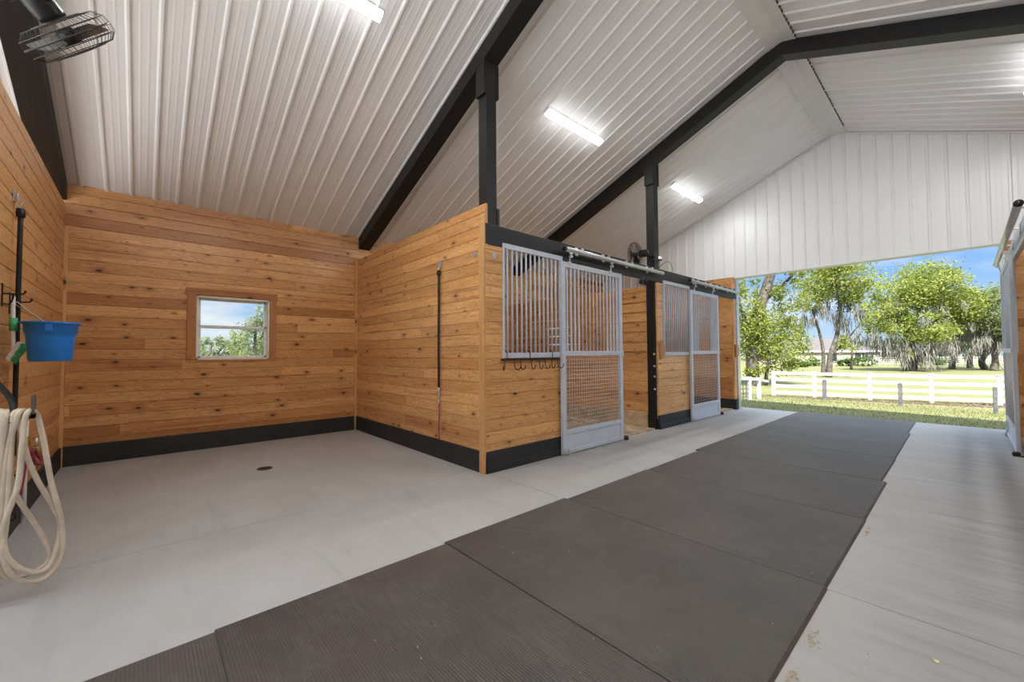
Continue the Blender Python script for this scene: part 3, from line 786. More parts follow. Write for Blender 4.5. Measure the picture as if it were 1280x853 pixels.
# floor drain
t = thing('floor_drain', (-5.49, 1.065, 0), 'small round rusty floor drain in the wash-bay concrete', 'drain')
mb = MB(); mb.lathe([(0, 0), (.082, 0), (.082, .004), (.070, .006), (.068, .002), (0, .002)], (-5.49, 1.065, .0), n=28); mb.build('drain_ring', GREY_IRON, t)
mb = MB()
for k in range(-4, 5):
    x = k * .015; l = math.sqrt(max(.066 ** 2 - x * x, 1e-6)); mb.box(-5.49 + x - .003, 1.065 - l, .002, -5.49 + x + .003, 1.065 + l, .006)
mb.build('grate', RUST, t)

# ------------------------------------------------------------------ cross ties
def cross_tie(x, y, face, label, ztop, zbot, wob, tail):
    """wall tie hanging straight down; face = +-1 wall normal along Y"""
    t = thing('cross_tie', (x, y, ztop), label, 'cross tie', 'black rubber cross ties on the wash-bay walls')
    yy = y + face * .035
    mb = MB(); mb.box(x - .03, y, ztop - .04, x + .03, y + face * .006, ztop + .045); mb.build('eye_plate', GALV, t)
    mb = MB(); mb.tube([Vector((x + .022 * math.cos(a), y + face * .02, ztop - .005 + .03 * math.sin(a))) for a in [k * math.pi / 6 for k in range(12)]], .005, 6, closed=True)
    mb.tube([Vector((x + .004 + .012 * math.cos(a), yy + .012 * math.sin(a), ztop - .065 + .028 * math.sin(a))) for a in [k * math.pi / 5 for k in range(10)]], .006, 6, closed=True); mb.build('snap_ring', GALV, t, smooth=True)
    mb = MB(); pts = [Vector((x + wob * math.sin(k * .7), yy, ztop - .10 - (ztop - .10 - zbot) * k / 10)) for k in range(11)]
    mb.tube(pts, .0145, 10); mb.lathe([(0, -.03), (.022, -.03), (.026, 0), (.022, .035), (0, .035)], (x, yy, ztop - .12), n=12); mb.build('rubber_cord', BLACK_RUBBER, t, smooth=True)
    if tail:
        mb = MB(); mb.tube([Vector((x, yy, zbot + .02)), Vector((x + .005, yy, zbot - .06)), Vector((x, yy, zbot - .14))], .012, 8); mb.lathe([(0, 0), (.014, 0), (.014, .05), (0, .05)], (x, yy, zbot - .20), n=10); mb.build('snap_hook', GALV, t, smooth=True)
        mb = MB(); mb.tube(smooth_path([Vector((x, yy, zbot - .19)), Vector((x + .01, yy, zbot - .36)), Vector((x - .004, yy, zbot - .52)), Vector((x + .012, yy, zbot - .66))], 5), .007, 7); mb.build('lead_end', PINK, t, smooth=True)
    return t
cross_tie(-4.452, YP - .002, -1, 'black cross tie hanging on the boarded partition right of the wash bay', 2.47, .90, .004, True)
cross_tie(-4.645, YL + .002, 1, 'thick black cross tie hanging on the left wash-bay wall behind the hose', 2.50, .60, .003, False)
for (x, y, z, lab) in ((-3.724, YP, 2.461, 'small galvanised eye plate near the top front corner of the partition'),):
    t = thing('eye_plate', (x, y, z), lab, 'eye plate'); mb = MB(); mb.box(x - .035, y - .006, z - .03, x + .035, y, z + .03, c=.003); mb.build('plate', GALV, t)
    mb = MB(); mb.tube([Vector((x + .018 * math.cos(a), y - .02, z + .018 * math.sin(a))) for a in [k * math.pi / 6 for k in range(12)]], .004, 6, closed=True); mb.build('ring', GALV, t, smooth=True)
t = thing('eye_plate', (XF, 2.93, 2.43), 'small galvanised eye plate on the narrow boards left of the near grille', 'eye plate')
mb = MB(); mb.box(XF, 2.905, 2.40, XF + .005, 2.965, 2.46, c=.003); mb.build('plate', GALV, t)
mb = MB(); mb.tube([Vector((XF + .016, 2.935 + .02 * math.cos(a), 2.43 + .02 * math.sin(a))) for a in [k * math.pi / 6 for k in range(12)]], .004, 6, closed=True); mb.build('ring', GALV, t, smooth=True)
# wire ring under header
mb = MB(); c = W(-1, .03, 6.03, 2.48); mb.tube([c + Vector((0, .06 * math.cos(a) , .045 * math.sin(a))) for a in [k * math.pi / 7 for k in range(14)]], .006, 6, closed=True)
mb.tube([c + Vector((0, .05, .03)), c + Vector((0, .09, .09))], .006, 6)
tag(mb.build('wire_loop', STEEL, None, c, smooth=True), 'grey wire loop hanging below the header beam near the far post', 'hook')
for (s, z, lab) in ((6.12, 2.66, 'short dark peg in the header beam above the wire loop'), (6.42, 2.66, 'short dark peg in the header beam below the track end')):
    mb = MB(); mb.tube([W(-1, 0, s, z), W(-1, .05, s, z + .01), W(-1, .07, s + .01, z + .03)], .008, 7); tag(mb.build('peg', DARK_METAL, None, W(-1, 0, s, z)), lab, 'peg', 'dark pegs in the header beam')

# ------------------------------------------------------------------ fans
def frame(axis):
    a = Vector(axis).normalized(); e1 = a.cross(Vector((0, 0, 1))).normalized(); e2 = e1.cross(a); return a, e1, e2
def fan(center, axis, R, mount, label, metal, cord):
    a, e1, e2 = frame(axis); C = Vector(center)
    t = thing('wall_fan', C, label, 'fan', 'black caged wall fans')
    def ring(h, r, n=40): return [C + a * h + (e1 * math.cos(2 * math.pi * k / n) + e2 * math.sin(2 * math.pi * k / n)) * r for k in range(n)]
    mb = MB(); d = .062
    for (h, r, w) in ((-d, R * .80, .0022), (-d * .55, R * .97, .0022), (0, R, .0045), (d * .55, R * .97, .0022), (d, R * .80, .0022), (d * 1.08, R * .6, .002), (d * 1.12, R * .38, .002), (-d * 1.08, R * .55, .002)): mb.tube(ring(h, r), w, 5, closed=True)
    for k in range(44):
        q = 2 * math.pi * k / 44; u = e1 * math.cos(q) + e2 * math.sin(q)
        mb.tube([C + a * d * 1.12 + u * R * .16, C + a * d * 1.1 + u * R * .5, C + a * d + u * R * .80, C + a * d * .55 + u * R * .97, C + u * R * 1.0, C - a * d * .55 + u * R * .97, C - a * d + u * R * .80, C - a * d * 1.1 + u * R * .3], .0013, 4, cap=False)
    mb.lathe([(0, d * 1.17), (R * .17, d * 1.16), (R * .17, d * 1.08), (0, d * 1.08)], C, a, 20)
    mb.build('cage', metal, t, smooth=True)
    for k in range(3):
        mb = MB(); q0 = 2 * math.pi * k / 3 + .4; rows = []
        for i in range(6):
            r = R * (.16 + .72 * i / 5); wd = .55 + .25 * math.sin(i / 5 * math.pi)
            rows.append([C + a * (hh * .5) + (e1 * math.cos(q0 + qq) + e2 * math.sin(q0 + qq)) * r for qq, hh in ((-wd * .7, -.045), (-.1, -.005), (wd * .6, .045))])
        for off in (0, .003):
            i0 = len(mb.v)
            for rw in rows: mb.v += [tuple(p + a * off) for p in rw]
            for i in range(5):
                for j in range(2): mb.face((i0 + i * 3 + j, i0 + i * 3 + j + 1, i0 + i * 3 + j + 4, i0 + i * 3 + j + 3))
        mb.build('blade', BLADE if metal is BROWN_METAL else DARK_METAL, t, smooth=True, recalc=False)
    mb = MB(); mb.lathe([(0, .03), (R * .2, .03), (R * .2, -.03), (.012, -.035), (0, -.035)], C, a, 20); mb.build('hub', DARK_METAL, t, smooth=True)
    mb = MB(); mb.lathe([(0, -.07), (.058, -.072), (.062, -.09), (.062, -.20), (.048, -.225), (0, -.23)], C, a, 24); mb.build('motor', DARK_METAL, t, smooth=True)
    M = Vector(mount); B = C - a * .15
    mb = MB(); mb.tube([B, B + (M - B) * .35, M], .020, 10); mb.tube([B - e1 * .085, B + e1 * .085], .016, 10); mb.lathe([(0, -.03), (.035, -.03), (.035, .03), (0, .03)], B + (M - B) * .35, e1, 14); mb.build('yoke_arm', DARK_METAL, t, smooth=True)
    mb = MB(); mb.lathe([(0, -.015), (.06, -.015), (.06, .012), (0, .012)], M, (M - B), 4 * 5); mb.build('mount_plate', DARK_METAL, t)
    if cord:
        mb = MB(); mb.tube(smooth_path(cord, 6), .0045, 6); mb.build('power_cord', BLACK_RUBBER, t, smooth=True)
    return t
fan((-3.045, -.313, 2.967), (-.41, .66, -.625), .203, (-3.60, -.80, 3.36), 'near caged fan at top left, tilted down over the wash bay', BROWN_METAL,
    [(-2.98, -.44, 3.12), (-3.15, -.60, 3.22), (-3.45, -.70, 3.15), (-3.60, -.70, 2.9), (-3.62, -.70, 2.6)])
fan((-3.66, 6.09, 2.965), (-.62, -.78, -.16), .205, (-3.62, 6.60, 3.0), 'small black caged fan left of the far post, above the header beam', DARK_METAL, [(-3.6, 6.35, 2.99), (-3.55, 6.45, 2.9), (-3.57, 6.5, 2.82)])
fan((-3.95, 7.02, 2.60), (-.72, .50, -.50), .205, (-3.60, 6.79, 3.0), 'small black fan motor right of the far post with a hanging cord', DARK_METAL, [(-3.72, 6.92, 2.84), (-3.58, 7.05, 2.98), (-3.55, 7.16, 2.90), (-3.57, 7.2, 2.80)])

# ------------------------------------------------------------------ wash-bay things
# bucket
BC = Vector((-4.42, -.500, 1.287))
t = thing('feed_bucket', BC, 'blue plastic bucket hanging from a hook on the left wall', 'bucket')
mb = MB(); mb.lathe([(0, 0), (.103, 0), (.109, .008), (.122, .17), (.125, .195), (.132, .20), (.136, .262), (.152, .266), (.154, .278), (.146, .280), (.132, .272), (.118, .18), (.103, .012), (0, .010)], BC, n=40); mb.build('tub', BLUE, t, smooth=True)
mb = MB(); mb.tube(smooth_path([BC + Vector((-.137, .02, .25)), BC + Vector((-.16, -.10, .33)), BC + Vector((-.19, -.19, .43)), BC + Vector((-.11, -.18, .40)), BC + Vector((.05, -.08, .33)), BC + Vector((.137, .0, .25))], 6), .0035, 7); mb.build('bail', GALV, t, smooth=True)
mb = MB()
for s in (-1, 1): mb.box(BC.x + s * .140 - .012, BC.y - .012, BC.z + .215, BC.x + s * .140 + .012, BC.y + .02, BC.z + .262)
mb.build('bail_ear', BLUE, t)
def wall_hook(x, z, out, label):
    t = thing('wall_hook', (x, YL, z), label, 'hook', 'black hooks on the left wash-bay wall')
    mb = MB(); mb.box(x - .012, YL, z - .07, x + .012, YL + .006, z + .09); mb.build('back_plate', DARK_METAL, t)
    mb = MB(); mb.tube(smooth_path([(x, YL + .005, z + .02), (x, YL + out * .6, z + .02), (x, YL + out, z + .028), (x, YL + out * 1.05, z + .05)], 4), .006, 7)
    mb.tube(smooth_path([(x, YL + .005, z - .05), (x, YL + out * .35, z - .05), (x, YL + out * .5, z - .01), (x, YL + out * .5, z + .02)], 4), .005, 7); mb.build('prong', DARK_METAL, t, smooth=True)
wall_hook(-4.62, 1.70, .10, 'black wall hook that holds the blue bucket')
wall_hook(-4.40, 1.735, .10, 'black wall hook beside the thick cross tie, holding the green brush')
# brush
t = thing('scrub_brush', (-4.42, YL + .05, 1.36), 'long white-handled scrub brush with green bristles on the left wall', 'brush')
mb = MB(); mb.tube(smooth_path([(-4.41, YL + .05, 1.74), (-4.42, YL + .05, 1.6), (-4.42, YL + .055, 1.45), (-4.41, YL + .06, 1.34)], 5), .011, 8); mb.build('handle', WHITE_PL, t, smooth=True)
mb = MB(); mb.bar((-4.44, YL + .04, 1.30), (-4.40, YL + .10, 1.42), .05, .02); mb.build('head', WHITE_PL, t)
mb = MB()
for k in range(90):
    u = random.random(); b0 = Vector((-4.44, YL + .04, 1.30)).lerp(Vector((-4.40, YL + .10, 1.42)), u) + Vector((random.uniform(-.02, .02), 0, 0))
    mb.tube([b0, b0 + Vector((random.uniform(-.006, .006), .026, -.030))], .003, 4)
mb.build('bristles', GREEN_BR, t)['kind'] = 'stuff'
mb = MB(); mb.lathe([(.018, 0), (.02, 0), (.02, .09), (.016, .09)], (-4.42, YL + .053, 1.50), n=10); mb.build('grip', GREEN_BR, t, smooth=True)

# hose holder + hose, hung on an arm of the wall end post
HX = -3.47
f = f_px
def at_x(u, v, x):
    d = F + Rv * ((u - 640) / f) - Uv * ((v - 426.5) / f); return Vector((0, 0, H)) + d * (x / d.x)
t = thing('hose_hanger', (HX, YL, 1.02), 'grey steel hose hanger with an upturned tip on the left wall end', 'hanger')
tip = at_x(44, 520, HX); ye = tip.y
mb = MB(); mb.box(HX - .05, YL - .0, tip.z - .08, HX + .05, YL + .008, tip.z + .08); mb.build('back_plate', STEEL, t)
mb = MB(); mb.box(HX - .022, YL + .006, tip.z - .012, HX - .010, ye, tip.z + .010); mb.box(HX + .010, YL + .006, tip.z - .012, HX + .022, ye, tip.z + .010)
mb.box(HX - .022, ye - .014, tip.z - .012, HX - .010, ye, tip.z + .115); mb.box(HX + .010, ye - .014, tip.z - .012, HX + .022, ye, tip.z + .115); mb.box(HX - .022, ye - .10, tip.z - .01, HX + .022, ye - .085, tip.z + .006)
mb.build('arm', STEEL, t)
mb = MB(); mb.box(XF - .1, YL - .045, tip.z - .10, HX + .05, YL, tip.z + .10, c=.004); mb.build('mounting_block', BLACK_WOOD, t)
ARMZ = tip.z + .022
def hose_px(pts, jitter=0):
    return [at_x(u, v, x) for (u, v, x) in pts]
A_, B_ = HX + .05, HX - .06
loops = [
 [(34, 517, HX - .03), (29, 513, HX), (23, 517, A_), (19, 530, A_), (12, 552, A_), (5, 597, A_), (1, 647, A_), (3, 691, A_), (11, 715, A_), (28, 727, HX + .02), (51, 725, HX), (70, 709, HX - .03), (78.5, 685, B_), (76, 647, B_), (64, 603, B_), (56, 559, B_), (49, 527, B_), (45, 517, HX - .03), (38, 513, HX), (33, 518, A_), (30, 530, A_), (27, 565, A_ + .02), (22, 609, A_ + .02), (8, 647, A_ + .02), (4, 672, A_), (10, 698, A_), (32, 714, HX + .03), (57, 712, HX), (71, 683, B_), (75, 655, B_ - .02), (64, 630, B_ - .02), (48, 603, B_ - .02), (35, 574, B_ - .02), (29, 548, B_), (26, 522, HX - .04), (22, 513, HX), (17, 518, A_)],
 [(17, 518, A_), (15, 540, A_), (12, 590, A_), (9, 640, A_), (2, 690, A_), (-10, 722, HX + .03), (-40, 735, HX), (-62, 700, B_), (-60, 640, B_), (-30, 580, B_), (-8, 530, B_), (0, 514, HX), (4, 525, A_), (1, 580, A_), (-6, 640, A_), (-8, 690, A_), (10, 722, HX + .02), (36, 718, HX - .02), (58, 705, HX - .04), (62, 692, B_), (52, 669, B_), (38, 647, B_), (20, 619, B_), (12, 590, B_), (8, 540, B_), (9, 515, HX), (7, 524, A_), (3, 560, A_)],
]
t = thing('garden_hose', tip, 'cream rubber hose coiled in long loops over the steel hanger', 'hose')
mb = MB()
for lp in loops: mb.tube(smooth_path(hose_px(lp), 7), .0128, 10)
mb.build('coil', HOSE, t, smooth=True)
mb = MB(); mb.tube(smooth_path(hose_px([(-40, 470, HX - .02), (-12, 474, HX), (3, 486, HX), (14, 500, HX), (17, 514, HX + .02), (15, 530, HX + .05)]), 7), .014, 10); o = mb.build('hose_end', BLACK_RUBBER, t, smooth=True); o['label'] = 'black end of the hose'

# water supply low on the left wall, red lead rope
t = thing('water_spigot', (-5.0, YL, .5), 'brass water spigot on a white pipe low on the left wall', 'spigot')
mb = MB(); mb.tube([(-5.06, YL + .035, .0), (-5.06, YL + .035, .80), (-5.06, YL + .0, .83)], .016, 10); mb.build('supply_pipe', WHITE_PL, t, smooth=True)
mb = MB(); mb.lathe([(0, -.08), (.026, -.08), (.028, -.02), (.020, 0), (.028, .03), (.022, .08), (0, .08)], (-5.06, YL + .035, .60), n=14); mb.tube([(-5.06, YL + .035, .60), (-5.06, YL + .10, .58), (-5.06, YL + .11, .53)], .014, 10); mb.build('valve_body', BRASS, t, smooth=True)
mb = MB(); mb.lathe([(0, 0), (.035, 0), (.035, .012), (0, .012)], (-5.06, YL + .09, .63), (0, 1, 0), 12); mb.build('valve_handle', GALV, t, smooth=True)
t = thing('lead_rope', (-5.0, YL, .6), 'faded red lead rope looped over the spigot behind the hose', 'rope')
mb = MB(); mb.tube(smooth_path([(-4.72, YL + .06, .30), (-4.70, YL + .08, .48), (-4.74, YL + .09, .60), (-4.80, YL + .10, .60), (-4.86, YL + .11, .50), (-5.0, YL + .13, .46), (-5.10, YL + .12, .48), (-5.12, YL + .09, .52), (-5.06, YL + .09, .55)], 6), .015, 9); mb.build('rope', PINK, t, smooth=True)
t = thing('hung_chain', (-4.62, YL, .2), 'rusty chain hanging at the foot of the left wall behind the hose', 'chain')
for k in range(7):
    mb = MB(); c = Vector((-4.62, YL + .045, .44 - k * .045)); e = Vector((1, 0, 0)) if k % 2 else Vector((0, 1, 0))
    mb.tube([c + e * .014 * math.cos(a) + Vector((0, 0, .028 * math.sin(a))) for a in [j * math.pi / 5 for j in range(10)]], .0055, 6, closed=True); mb.build('link', RUST, t, smooth=True)

# ------------------------------------------------------------------ outdoors
def gz(x, y):
    if y > 10:
        k = min(1, max(0, (y - 10.7) / 14)); return -.07 - .75 * k * k * (3 - 2 * k)
    return -.15
mb = MB(); gx = np.concatenate([np.linspace(-160, -20, 15), np.linspace(-18, 14, 33), np.linspace(16, 120, 12)]); gy = np.concatenate([np.linspace(-90, 8, 15), [10.0], np.linspace(10.67, 30, 30), np.linspace(32, 240, 25)])
for y in gy:
    for x in gx: mb.v.append((x, y, gz(x, y)))
nx = len(gx)
for j in range(len(gy) - 1):
    for i in range(nx - 1): mb.face((j * nx + i, j * nx + i + 1, (j + 1) * nx + i + 1, (j + 1) * nx + i))
# keep the ground out of the slab footprint
keep = [k for k, fc in enumerate(mb.f) if not (XB - .2 < np.mean([mb.v[q][0] for q in fc]) < XE + .2 and YBACK < np.mean([mb.v[q][1] for q in fc]) < 10.3)]
mb.f = [mb.f[k] for k in keep]; mb.uv = [mb.uv[k] for k in keep]; mb.r = [mb.r[k] for k in keep]
struct(mb.build('ground', GROUND, smooth=True))

mb = MB(); mb.box(-14, YBACK - 22, -.2, 10, YBACK - .3, -.05)
struct(mb.build('ground_bounce', simple('pale bounce gravel', (.68, .68, .67), .9, 0, .2, .1, 12, .3)))  # added pale apron behind the viewer, bounces sun up onto the ceiling

def blades(n, xr, yr, h0, h1, w):
    mb = MB()
    xs = rng.uniform(*xr, n); ys_ = yr[0] + (yr[1] - yr[0]) * rng.random(n) ** 1.3
    for x, y in zip(xs, ys_):
        z = gz(x, y) - .01; a = rng.uniform(0, 6.28); h = rng.uniform(h0, h1); l = rng.normal(0, .35, 2) * h
        d = Vector((math.cos(a), math.sin(a), 0)) * w; c = Vector((x, y, z)); mb.quad([c - d, c + d, c + Vector((l[0], l[1], h)) + d * .2, c + Vector((l[0], l[1], h)) - d * .2], None, float(rng.random()))
    return mb
tag(blades(9000, (-7, 3.5), (10.68, 22), .02, .055, .010).build('lawn_grass', LEAF_GRASS, recalc=False), 'short pale green lawn between the barn slab and the fence', 'grass', None, 'stuff')

def on_ground(u, v, x=None):
    """walk a pixel ray down to the sloping lawn"""
    d = F + Rv * ((u - 640) / f) - Uv * ((v - 426.5) / f); o = Vector((0, 0, H)); s = 5.
    while s < 200:
        p = o + d * s
        if p.y > 9 and p.z <= gz(p.x, p.y): return Vector((p.x, p.y, gz(p.x, p.y)))
        s += .05
    return o + d * 60
# litter strip under the fence
fl = on_ground(966, 497); fr = on_ground(1250, 510)
fp = [on_ground(u, v) for u, v in ((1018.5, 497.5), (1086, 499.5), (1165, 504))]
fdir = (fp[2] - fp[0]); fdir.z = 0; fdir.normalize()
f0 = Vector((fp[0].x, fp[0].y, 0)); fn = Vector((-fdir.y, fdir.x, 0))
step = (Vector((fp[2].x, fp[2].y, 0)) - f0).length / 2
mb = MB()
for k in range(9000):
    s = rng.uniform(-4, 14); w_ = rng.normal(-.55, .45); p = f0 + fdir * s + fn * w_; p.z = gz(p.x, p.y) + .005; a = rng.uniform(0, 6.28); q = rng.uniform(.02, .06)
    d1 = Vector((math.cos(a), math.sin(a), rng.uniform(-.5, .5))) * q; d2 = Vector((-math.sin(a), math.cos(a), rng.uniform(-.5, .5))) * q * .5
    mb.quad([p - d1 - d2, p + d1 - d2, p + d1 + d2, p - d1 + d2], None, float(rng.random()))
tag(mb.build('leaf_litter', leaf_mat('brown leaf litter', (.12, .085, .06), (.20, .15, .11), (.27, .22, .16)), recalc=False), 'strip of brown leaf litter along the foot of the near white fence', 'leaf litter', None, 'stuff')

def rail_fence(p0, dirv, n, step, h, nr, label, first_half=False, pw=.13):
    p0 = Vector(p0); t = thing('rail_fence', (p0.x, p0.y, gz(p0.x, p0.y)), label, 'fence')
    P = [p0 + dirv * (step * k) for k in range(n)]
    for p in P:
        z = gz(p.x, p.y); mb = MB(); mb.box(p.x - pw / 2, p.y - pw / 2, z - .02, p.x + pw / 2, p.y + pw / 2, z + h * 1.02)
        mb.prism([Vector((p.x - pw * .6, p.y - pw * .6, z + h * 1.02)), Vector((p.x + pw * .6, p.y - pw * .6, z + h * 1.02)), Vector((p.x + pw * .6, p.y + pw * .6, z + h * 1.02)), Vector((p.x - pw * .6, p.y + pw * .6, z + h * 1.02))], (0, 0, .04)); mb.build('fence_post', FENCE, t)
    for k in range(n - 1):
        a, b_ = P[k], P[k + 1]; za, zb = gz(a.x, a.y), gz(b_.x, b_.y)
        for j in range(nr):
            zz = h * (.96 - .80 * j / (nr - 1))
            mb = MB(); mb.bar((a.x, a.y, za + zz), (b_.x, b_.y, zb + zz), .04, .14); mb.build('rail', FENCE, t)
    return t
dist = (fp[0] - Vector((0, 0, H))).dot(F)
fh = (497.5 - 466.5) / f * dist
rail_fence(f0 - fdir * step * .87, fdir, 7, step, fh, 4, 'near white four-rail fence across the lawn, posts in a long row') if False else None
tnear = rail_fence(f0, fdir, 5, step, fh, 4, 'near white four-rail fence running across the lawn beyond the barn')
# left end of the near fence meets the corner post
pl = f0 - fdir * step * .80
for p in (pl,):
    z = gz(p.x, p.y); mb = MB(); mb.box(p.x - .07, p.y - .07, z - .02, p.x + .07, p.y + .07, z + fh * 1.04); mb.build('fence_post', FENCE, tnear)
    for j in range(4):
        zz = fh * (.96 - .80 * j / 3); mb = MB(); mb.bar((p.x, p.y, z + zz), (f0.x, f0.y, gz(f0.x, f0.y) + zz), .04, .14); mb.build('rail', FENCE, tnear)
# little wooden-mesh gate at the left
g0, g1 = on_ground(937, 500), on_ground(949, 499)
def gate():
    t = thing('field_gate', g0, 'short white gate section with posts at the left end of the fence', 'gate')
    dd = (g0 - Vector((0, 0, H))).dot(F); hh = 27.5 / f * dd
    for p in (g0, g1):
        mb = MB(); mb.box(p.x - .055, p.y - .055, p.z - .02, p.x + .055, p.y + .055, p.z + hh, c=.01); mb.box(p.x - .065, p.y - .065, p.z + hh, p.x + .065, p.y + .065, p.z + hh + .03); mb.build('gate_post', FENCE, t)
    e = on_ground(961, 497); w_ = on_ground(921, 501)
    for (a, b_) in ((w_, g0), (g1, e), (g0, g1)):
        mb = MB(); mb.bar(a + Vector((0, 0, hh * .95)), b_ + Vector((0, 0, hh * .95)), .04, .09); mb.build('gate_rail', FENCE, t)
    mb = MB()
    for k in range(5): mb.tube([w_ + Vector((0, 0, hh * (.12 + .19 * k))), g0 + Vector((0, 0, hh * (.12 + .19 * k)))], .012, 6)
    for k in range(5): q = w_.lerp(g0, k / 4); mb.tube([q + Vector((0, 0, .08)), q + Vector((0, 0, hh * .9))], .012, 6)
    mb.build('wire_panel', STEEL, t)
gate()
for (u, v, vt, lab) in ((1031, 500, 475.5, 'short grey post in front of the fence, leftmost of three'), (1126, 508, 480, 'short grey post in front of the fence, middle of three'), (1245, 518, 485, 'short grey post in front of the fence, rightmost of three')):
    p = on_ground(u, v); hh = (v - vt) / f * (p - Vector((0, 0, H))).dot(F); mb = MB()
    r_ = 2.6 / f * (p - Vector((0, 0, H))).dot(F) * .75
    mb.box(p.x - r_, p.y - r_, p.z - .03, p.x + r_, p.y + r_, p.z + hh, c=.012); mb.box(p.x - r_ * .8, p.y - r_ * .8, p.z + hh - .01, p.x + r_ * .8, p.y + r_ * .8, p.z + hh + .02)
    tag(mb.build('bollard_post', GREYPOST, None, p), lab, 'post', 'grey posts in front of the fence')

# ---- trees
def leaves(mb, c, rad, n, size, clusters=26, up_bias=.2):
    c = np.array(c); rad = np.array(rad)
    d = rng.normal(size=(clusters, 3)); d /= np.linalg.norm(d, axis=1)[:, None]
    cc = c + d * rad * (rng.random((clusters, 1)) ** .33) * .95
    tone = rng.random(clusters)
    which = rng.integers(0, clusters, n)
    p = cc[which] + rng.normal(size=(n, 3)) * rad * rng.uniform(.10, .24, (clusters, 1))[which]
    for k in range(n):
        a = rng.normal(size=3); a /= np.linalg.norm(a); b_ = np.cross(a, rng.normal(size=3)); b_ /= np.linalg.norm(b_)
        s = size * rng.uniform(.6, 1.5); q = p[k]; i = len(mb.v)
        mb.v += [tuple(q - a * s - b_ * s * .5), tuple(q + a * s * .2 - b_ * s * .7), tuple(q + a * s), tuple(q + a * s * .1 + b_ * s * .6)]
        mb.face((i, i + 1, i + 2, i + 3), [(0, 0), (1, 0), (1, 1), (0, 1)], float(np.clip(.55 * tone[which[k]] + .45 * rng.random(), 0, 1)))
def strands(mb, c, rad, n, l0, l1, w):
    ncl = max(6, n // 26); cc = rng.normal(size=(ncl, 3)) * np.array(rad) * np.array([.55, .5, .5]); cl = rng.uniform(.35, 1., ncl)
    for k in range(n):
        j = rng.integers(0, ncl); q = cc[j] + rng.normal(size=3) * np.array([.22, .22, .30]) * (l1 * .45)
        L = (l0 + (l1 - l0) * cl[j]) * rng.uniform(.25, 1.0); a = rng.uniform(0, 6.28); d = Vector((math.cos(a), math.sin(a), 0)) * w * rng.uniform(.4, 1.3)
        p = Vector((c[0] + q[0], c[1] + q[1], c[2] + q[2] + L * .3)); s1 = Vector((rng.normal() * .10, rng.normal() * .10, 0)) * L; s2 = s1 + Vector((rng.normal() * .13, rng.normal() * .13, 0)) * L
        i = len(mb.v); mb.v += [tuple(p - d * .3), tuple(p + d * .3), tuple(p + d + s1 + Vector((0, 0, -L * .45))), tuple(p - d + s1 + Vector((0, 0, -L * .45))), tuple(p + s2 + Vector((0, 0, -L)))]
        mb.face((i, i + 1, i + 2, i + 3), [(0, 0), (1, 0), (1, 1), (0, 1)], .5); mb.face((i + 3, i + 2, i + 4), [(0, 0), (1, 0), (1, 1)], .5)
def tree(name, label, base, trunk, blobs, leaf, size, moss=(), tr=.3, group=None):
    """base world point; trunk list of (list of offsets, r0, r1); blobs (offset, radii, n); moss (offset, radii, n, l0, l1)"""
    B = Vector(base); t = thing(name, B, label, 'tree', group)
    mb = MB()
    for (pts, r0, r1) in trunk:
        pp = smooth_path([B + Vector(p) for p in pts], 5); m = len(pp); mb.tube(pp, [r0 + (r1 - r0) * k / (m - 1) for k in range(m)], 9)
    mb.build('trunk', BARK, t, smooth=True)
    mb = MB()
    for (o, rd, n) in blobs: leaves(mb, B + Vector(o), rd, n, size, clusters=max(10, n // 90))
    mb.build('foliage', leaf, t, recalc=False)
    if moss:
        mb = MB()
        for (o, rd, n, l0, l1) in moss: strands(mb, B + Vector(o), rd, n, l0, l1, .035)
        mb.build('hanging_moss', MOSS, t, recalc=False)
    return t
def px(u, v, dpt):
    """world point seen at pixel u,v at depth dpt"""
    return Vector((0, 0, H)) + (F + Rv * ((u - 640) / f) - Uv * ((v - 426.5) / f)) * dpt
def rel(base, u, v, dpt, dd=0): return tuple(px(u, v, dpt + dd) - Vector(base))
def prad(npx, dpt): return npx / f * dpt

# left oak, leaning trunk
D = 26.; b_ = px(943, 494, D); b_.z = gz(b_.x, b_.y)
tree('oak_tree', 'leafy green tree with a leaning grey trunk, left of the lawn behind the gate', b_,
     [([(0, 0, 0), rel(b_, 941, 468, D), rel(b_, 941, 420, D), rel(b_, 955, 370, D), rel(b_, 966, 335, D), rel(b_, 978, 290, D)], .42, .22),
      ([rel(b_, 941, 430, D), rel(b_, 925, 380, D), rel(b_, 912, 330, D)], .12, .04), ([rel(b_, 955, 375, D), rel(b_, 985, 350, D), rel(b_, 1010, 320, D)], .14, .04),
      ([rel(b_, 957, 505 - 10, D), rel(b_, 958, 470, D), rel(b_, 965, 430, D)], .16, .06)],
     [(rel(b_, 955, 420, D), (prad(42, D), prad(36, D), prad(36, D)), 5400), (rel(b_, 935, 390, D), (prad(26, D), prad(26, D), prad(44, D)), 3000), (rel(b_, 978, 430, D, .5), (prad(28, D), prad(28, D), prad(34, D)), 3300),
      (rel(b_, 985, 370, D), (prad(26, D), prad(26, D), prad(26, D)), 1350), (rel(b_, 955, 300, D), (prad(70, D), prad(60, D), prad(34, D)), 4800), (rel(b_, 934, 340, D), (prad(16, D), prad(20, D), prad(30, D)), 525), (rel(b_, 990, 335, D), (prad(22, D), prad(20, D), prad(20, D)), 675), (rel(b_, 947, 465, D, -.4), (prad(14, D), prad(14, D), prad(12, D)), 750)],
     LEAF_OAK, .068, group='trees beyond the barn opening')
